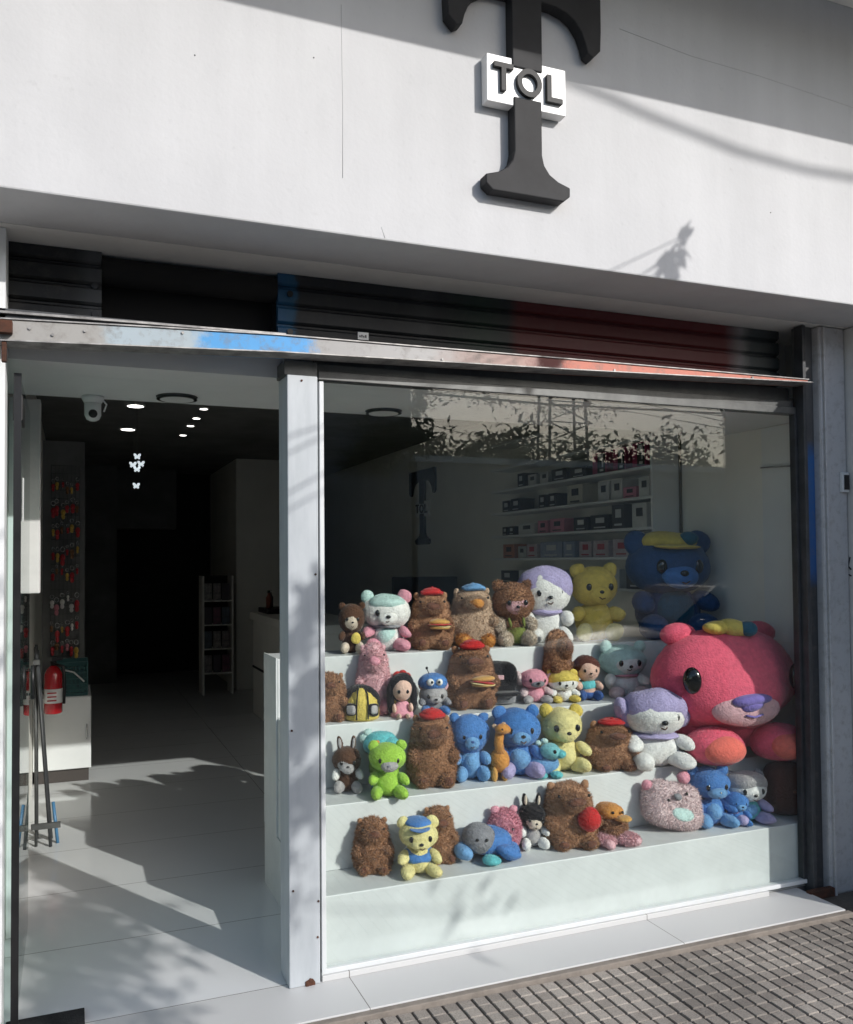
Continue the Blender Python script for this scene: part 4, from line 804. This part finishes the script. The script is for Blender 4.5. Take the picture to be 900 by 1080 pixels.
# ================================================================== THE STREET (what throws the shadows and shows in the glass)
def leaf_cluster(m, c, r, n, size=.055):
    c = Vector(c)
    for i in range(n):
        d = Vector((random.gauss(0, .5), random.gauss(0, .5), random.gauss(0, .5)))
        p = c+Vector((d.x*r[0], d.y*r[1], d.z*r[2]))
        a = Euler((random.uniform(-1, 1), random.uniform(-1, 1), random.uniform(0, 6.28))).to_matrix(); s = size*random.uniform(.6, 1.3)
        q = [Vector((-s, 0, 0)), Vector((-.25*s, .36*s, .1*s)), Vector((s, 0, -.1*s)), Vector((-.25*s, -.36*s, .1*s))]
        m.add([a @ v+p for v in q], [(0, 1, 2), (0, 2, 3)])
def tree(name, label, base, crown_c, crown_r, nclump, nleaf, extra=(), size=.06, leafm='leaf', tr=.16, group=None):
    t = thing(name, label, 'tree', base, 0, group); b = Vector(base); cc = Vector(crown_c)-b
    tk = MB(); p0 = Vector((0, 0, -.1)); f1 = cc*.45+Vector((.1, .05, 0)); tk.tube([p0, f1*.5+Vector((.06, -.04, 0)), f1, cc*.8, cc], [tr, tr*.8, tr*.68, tr*.4, tr*.15], 10)
    cr = MB()
    def limb(end, r0):
        s = f1+(cc-f1)*random.uniform(.0, .7); end = Vector(end)
        tk.tube([s, s+(end-s)*.5+Vector((0, 0, .12)), end], [r0, r0*.6, r0*.25], 6)
    for k in range(nclump):
        d = Vector((random.gauss(0, 1), random.gauss(0, 1), random.gauss(0, 1))).normalized()*random.random()**.4
        e = cc+Vector((d.x*crown_r[0], d.y*crown_r[1], d.z*crown_r[2])); limb(e, tr*.25); leaf_cluster(cr, e, [crown_r[0]*.42]*3, nleaf, size)
    for c, r, n in extra:
        e = Vector(c)-b; limb(e, .011); leaf_cluster(cr, e, r, n, size)
    tk.build('trunk', 'bark', t); cr.build('crown', leafm, t, fix=False); return t
def sunward(p, y):                      # where a twig has to hang at depth y to shade point p
    k = (p[1]-y)/(-TO_SUN.y); return Vector(p)+TO_SUN*k
ex = []
for p, y, r, n in (((2.22, -.33, 2.69), -1.9, (.05, .04, .05), 26), ((2.26, -.33, 2.76), -1.9, (.035, .03, .05), 20), ((2.295, -.33, 2.84), -1.9, (.02, .03, .04), 9), ((.83, 0, 1.40), -3.0, (.05, .1, .09), 70), ((.79, 0, 1.26), -3.0, (.05, .1, .08), 60), ((.82, 0, 1.08), -3.1, (.05, .1, .06), 60),
                   ((.79, 0, .92), -3.1, (.05, .1, .09), 80), ((.82, 0, .70), -3.0, (.06, .1, .09), 80), ((.05, .55, 0), -3.6, (.24, .2, .14), 420), ((-.02, .95, 0), -3.4, (.24, .2, .14), 340), ((.0, .2, 0), -3.8, (.16, .15, .1), 200), ((.26, .05, 0), -3.9, (.12, .14, .06), 60), ((.12, .75, 0), -3.6, (.3, .2, .1), 90),
                   ((1.84, -.06, 2.35), -2.4, (.035, .05, .03), 34), ((1.3, .3, 0), -4.2, (.3, .3, .1), 10), ((-.15, 0, 1.3), -3.9, (.2, .2, .3), 20)):
    ex.append((sunward(p, y), r, n))
tree('street_tree', 'slender street tree at the kerb in front of the shop', (.2, -4.35, -.17), (.1, -4.5, 4.8), (.9, .9, .5), 14, 40, ex, .05, tr=.09)
tree('street_tree', 'leafy street tree across the road with hanging branches', (13.6, -10.9, -.17), (13.6, -10.7, 6.2), (1.7, 1.4, 1.2), 24, 120, [((5.7, -9.6, 4.35), (.45, .3, .24), 150), ((6.7, -9.6, 4.3), (.5, .3, .2), 120), ((6.3, -9.6, 4.65), (.8, .3, .2), 70), ((7.9, -9.6, 4.2), (.5, .4, .2), 80), ((9.2, -9.9, 4.3), (.6, .4, .25), 100), ((12.4, -10, 4.0), (.7, .4, .3), 140)], .05)
for i, (x, y, h) in enumerate(((13.5, -27, 5.0), (17.5, -28, 5.9), (22.5, -29, 5.2), (27.5, -30, 6.1), (39, -31, 6.4))):
    tree('garden_tree', ['round', 'tall', 'loose', 'broad', 'dense'][i]+' dark tree beyond the low house across the street', (x, y, -.17), (x, y, h), (2.2, 1.8, 1.5), 22, 70, (), .22, 'leaf_far', .2, 'trees beyond the low house')
def house(name, label, x0, x1, y0, y1, h, m, win):
    t = thing(name, label, 'house', ((x0+x1)/2, y1, -.02)); ox, oy = (x0+x1)/2, y1
    MB().box(x0-ox, x1-ox, y0-oy, 0, 0, h).build('wall', m, t); MB().box(x0-ox-.1, x1-ox+.1, y0-oy-.1, .12, h, h+.18).build('cornice', 'soffit_paint', t)
    nx = int((x1-x0)/2.2)
    for k in range(1, int(h//2.9)):
        for i in range(nx):
            x = x0-ox+(i+.5)*(x1-x0)/nx
            f = MB().box(x-.55, x+.55, .002, .05, .95+k*2.9, 2.35+k*2.9).build('window', 'frame_grey', t); MB().box(x-.48, x+.48, .0505, .06, 1.02+k*2.9, 2.28+k*2.9).build('pane', 'car_paint', f)
house('apartment_house', 'dark rendered apartment house across the street', -22, 8.8, -30, -18.0, 6.9, 'far_plaster_dark', 1)
house('low_house', 'low plastered house across the street beside the apartment house', 9.0, 56, -24, -18.05, 4.3, 'far_plaster', 1)
# lattice mast far away
lm = thing('lattice_mast', 'steel lattice radio mast beyond the roofs', 'mast', (28.0, -40, -.17)); m = MB()
for sx in (-1.6, 1.6):
    for sy in (-.8, .8): m.tube([(sx, sy, 0), (sx*.75, sy*.75, 12.4)], .09, 5)
for k in range(10):
    z = k*1.24; m.tube([(-1.6, .8, z), (1.5, .8, z+1.24)], .05, 4); m.tube([(1.6, .8, z), (-1.5, .8, z+1.24)], .05, 4); m.tube([(-1.6, .8, z), (1.6, .8, z)], .05, 4)
m.build('lattice', 'frame_grey', lm); MB().box(-1.9, 1.9, -1, 1, 12.4, 12.6).build('platform', 'frame_grey', lm)
# overhead cables
pts = [sunward(p, -4.6) for p in ((-3.2, -.33, 4.1), (-.5, -.33, 3.66), (1.3, -.33, 3.43), (1.94, -.33, 3.338), (2.11, -.33, 3.303), (2.59, -.33, 3.232), (2.95, -.33, 3.214), (3.23, -.33, 3.225), (4.2, -.33, 3.36), (6.5, -.33, 3.9))]
tag(MB().tube(pts, .017, 8).build('overhead_cable', 'black_plastic'), 'sagging black overhead cable in front of the shop', 'cable')
tag(MB().tube([(-20, -9.5, 4.7), (8, -9.5, 4.28), (40, -9.5, 4.7)], .02, 6).build('overhead_cable', 'black_plastic'), 'straight thin overhead cable above the road', 'cable')
# parked dark car at the kerb
mat('car_screen', (.012, .013, .014), .12, spec=.35); mat('car_body', (.015, .016, .02), .22, coat=.5)
car = thing('parked_car', 'dark parked car at the kerb seen only in the window reflection', 'car', (6.9, -4.95, -.165))
def loft(secs, name, m, par, bevel=0):
    q = MB(); n = len(secs[0]); v = [p for s in secs for p in s]; f = []
    for i in range(len(secs)-1):
        for j in range(n): f.append((i*n+j, i*n+(j+1) % n, (i+1)*n+(j+1) % n, (i+1)*n+j))
    f += [tuple(range(n))[::-1], tuple(range((len(secs)-1)*n, len(secs)*n))]
    q.add(v, f, True); return q.build(name, m, par, bevel)
def sec(x, w_, zb, zt, k=.8): return [(x, -w_, zb), (x, -w_*1.0, (zb+zt)*.55), (x, -w_*.93, zt-.06), (x, -w_*k, zt), (x, 0, zt+.03), (x, w_*k, zt), (x, w_*.93, zt-.06), (x, w_, (zb+zt)*.55), (x, w_, zb)]
loft([sec(-2.15, .66, .30, .62), sec(-2.0, .80, .22, .72), sec(-1.4, .86, .2, .84), (sec(-.75, .87, .2, .93)), sec(1.3, .87, .2, .95), sec(1.9, .82, .22, .92), sec(2.12, .7, .32, .82)], 'body', 'car_body', car)
def cab(x, w_, z): return [(x, -w_, z), (x, w_, z)]
def csec(xb, xt, zb, zt): return None
v = [(-.85, -.78, .93), (-.85, .78, .93), (-.05, .60, 1.40), (-.05, -.60, 1.40), (1.55, -.76, .95), (1.55, .76, .95), (.95, .60, 1.40), (.95, -.60, 1.40)]
MB().add(v, [(3, 2, 6, 7), (0, 3, 7, 4), (1, 5, 6, 2), (4, 7, 6, 5), (0, 1, 2, 3)]).build('cabin', 'car_body', car, bevel=.09)
MB().add([(-.80, -.66, .975), (-.80, .66, .975), (-.13, .54, 1.372), (-.13, -.54, 1.372)], [(0, 1, 2, 3)]).build('windscreen', 'car_screen', car).location = (-.012, 0, .012)
for s in (-1, 1):
    MB().add([(-.55, s*.775, .98), (1.25, s*.775, .99), (.88, s*.635, 1.35), (.02, s*.635, 1.35)], [(0, 1, 2, 3)]).build('side_window', 'car_screen', car)
    MB().ell((-2.0, s*.58, .62), (.10, .16, .07)).build('headlight', 'chrome', car)
    MB().ell((-.62, s*.93, 1.0), (.06, .10, .07)).build('mirror', 'car_paint', car)
    for x in (-1.3, 1.35):
        wl = MB().lathe([(-.1, .2), (-.1, .30), (-.06, .325), (.06, .325), (.1, .30), (.1, .2)], (x, s*.78, .325), 28, axis='y').build('wheel', 'tyre', car); MB().lathe([(-.105, .19), (.105, .19)], (x, s*.78, .325), 20, axis='y').build('rim', 'chrome', wl)
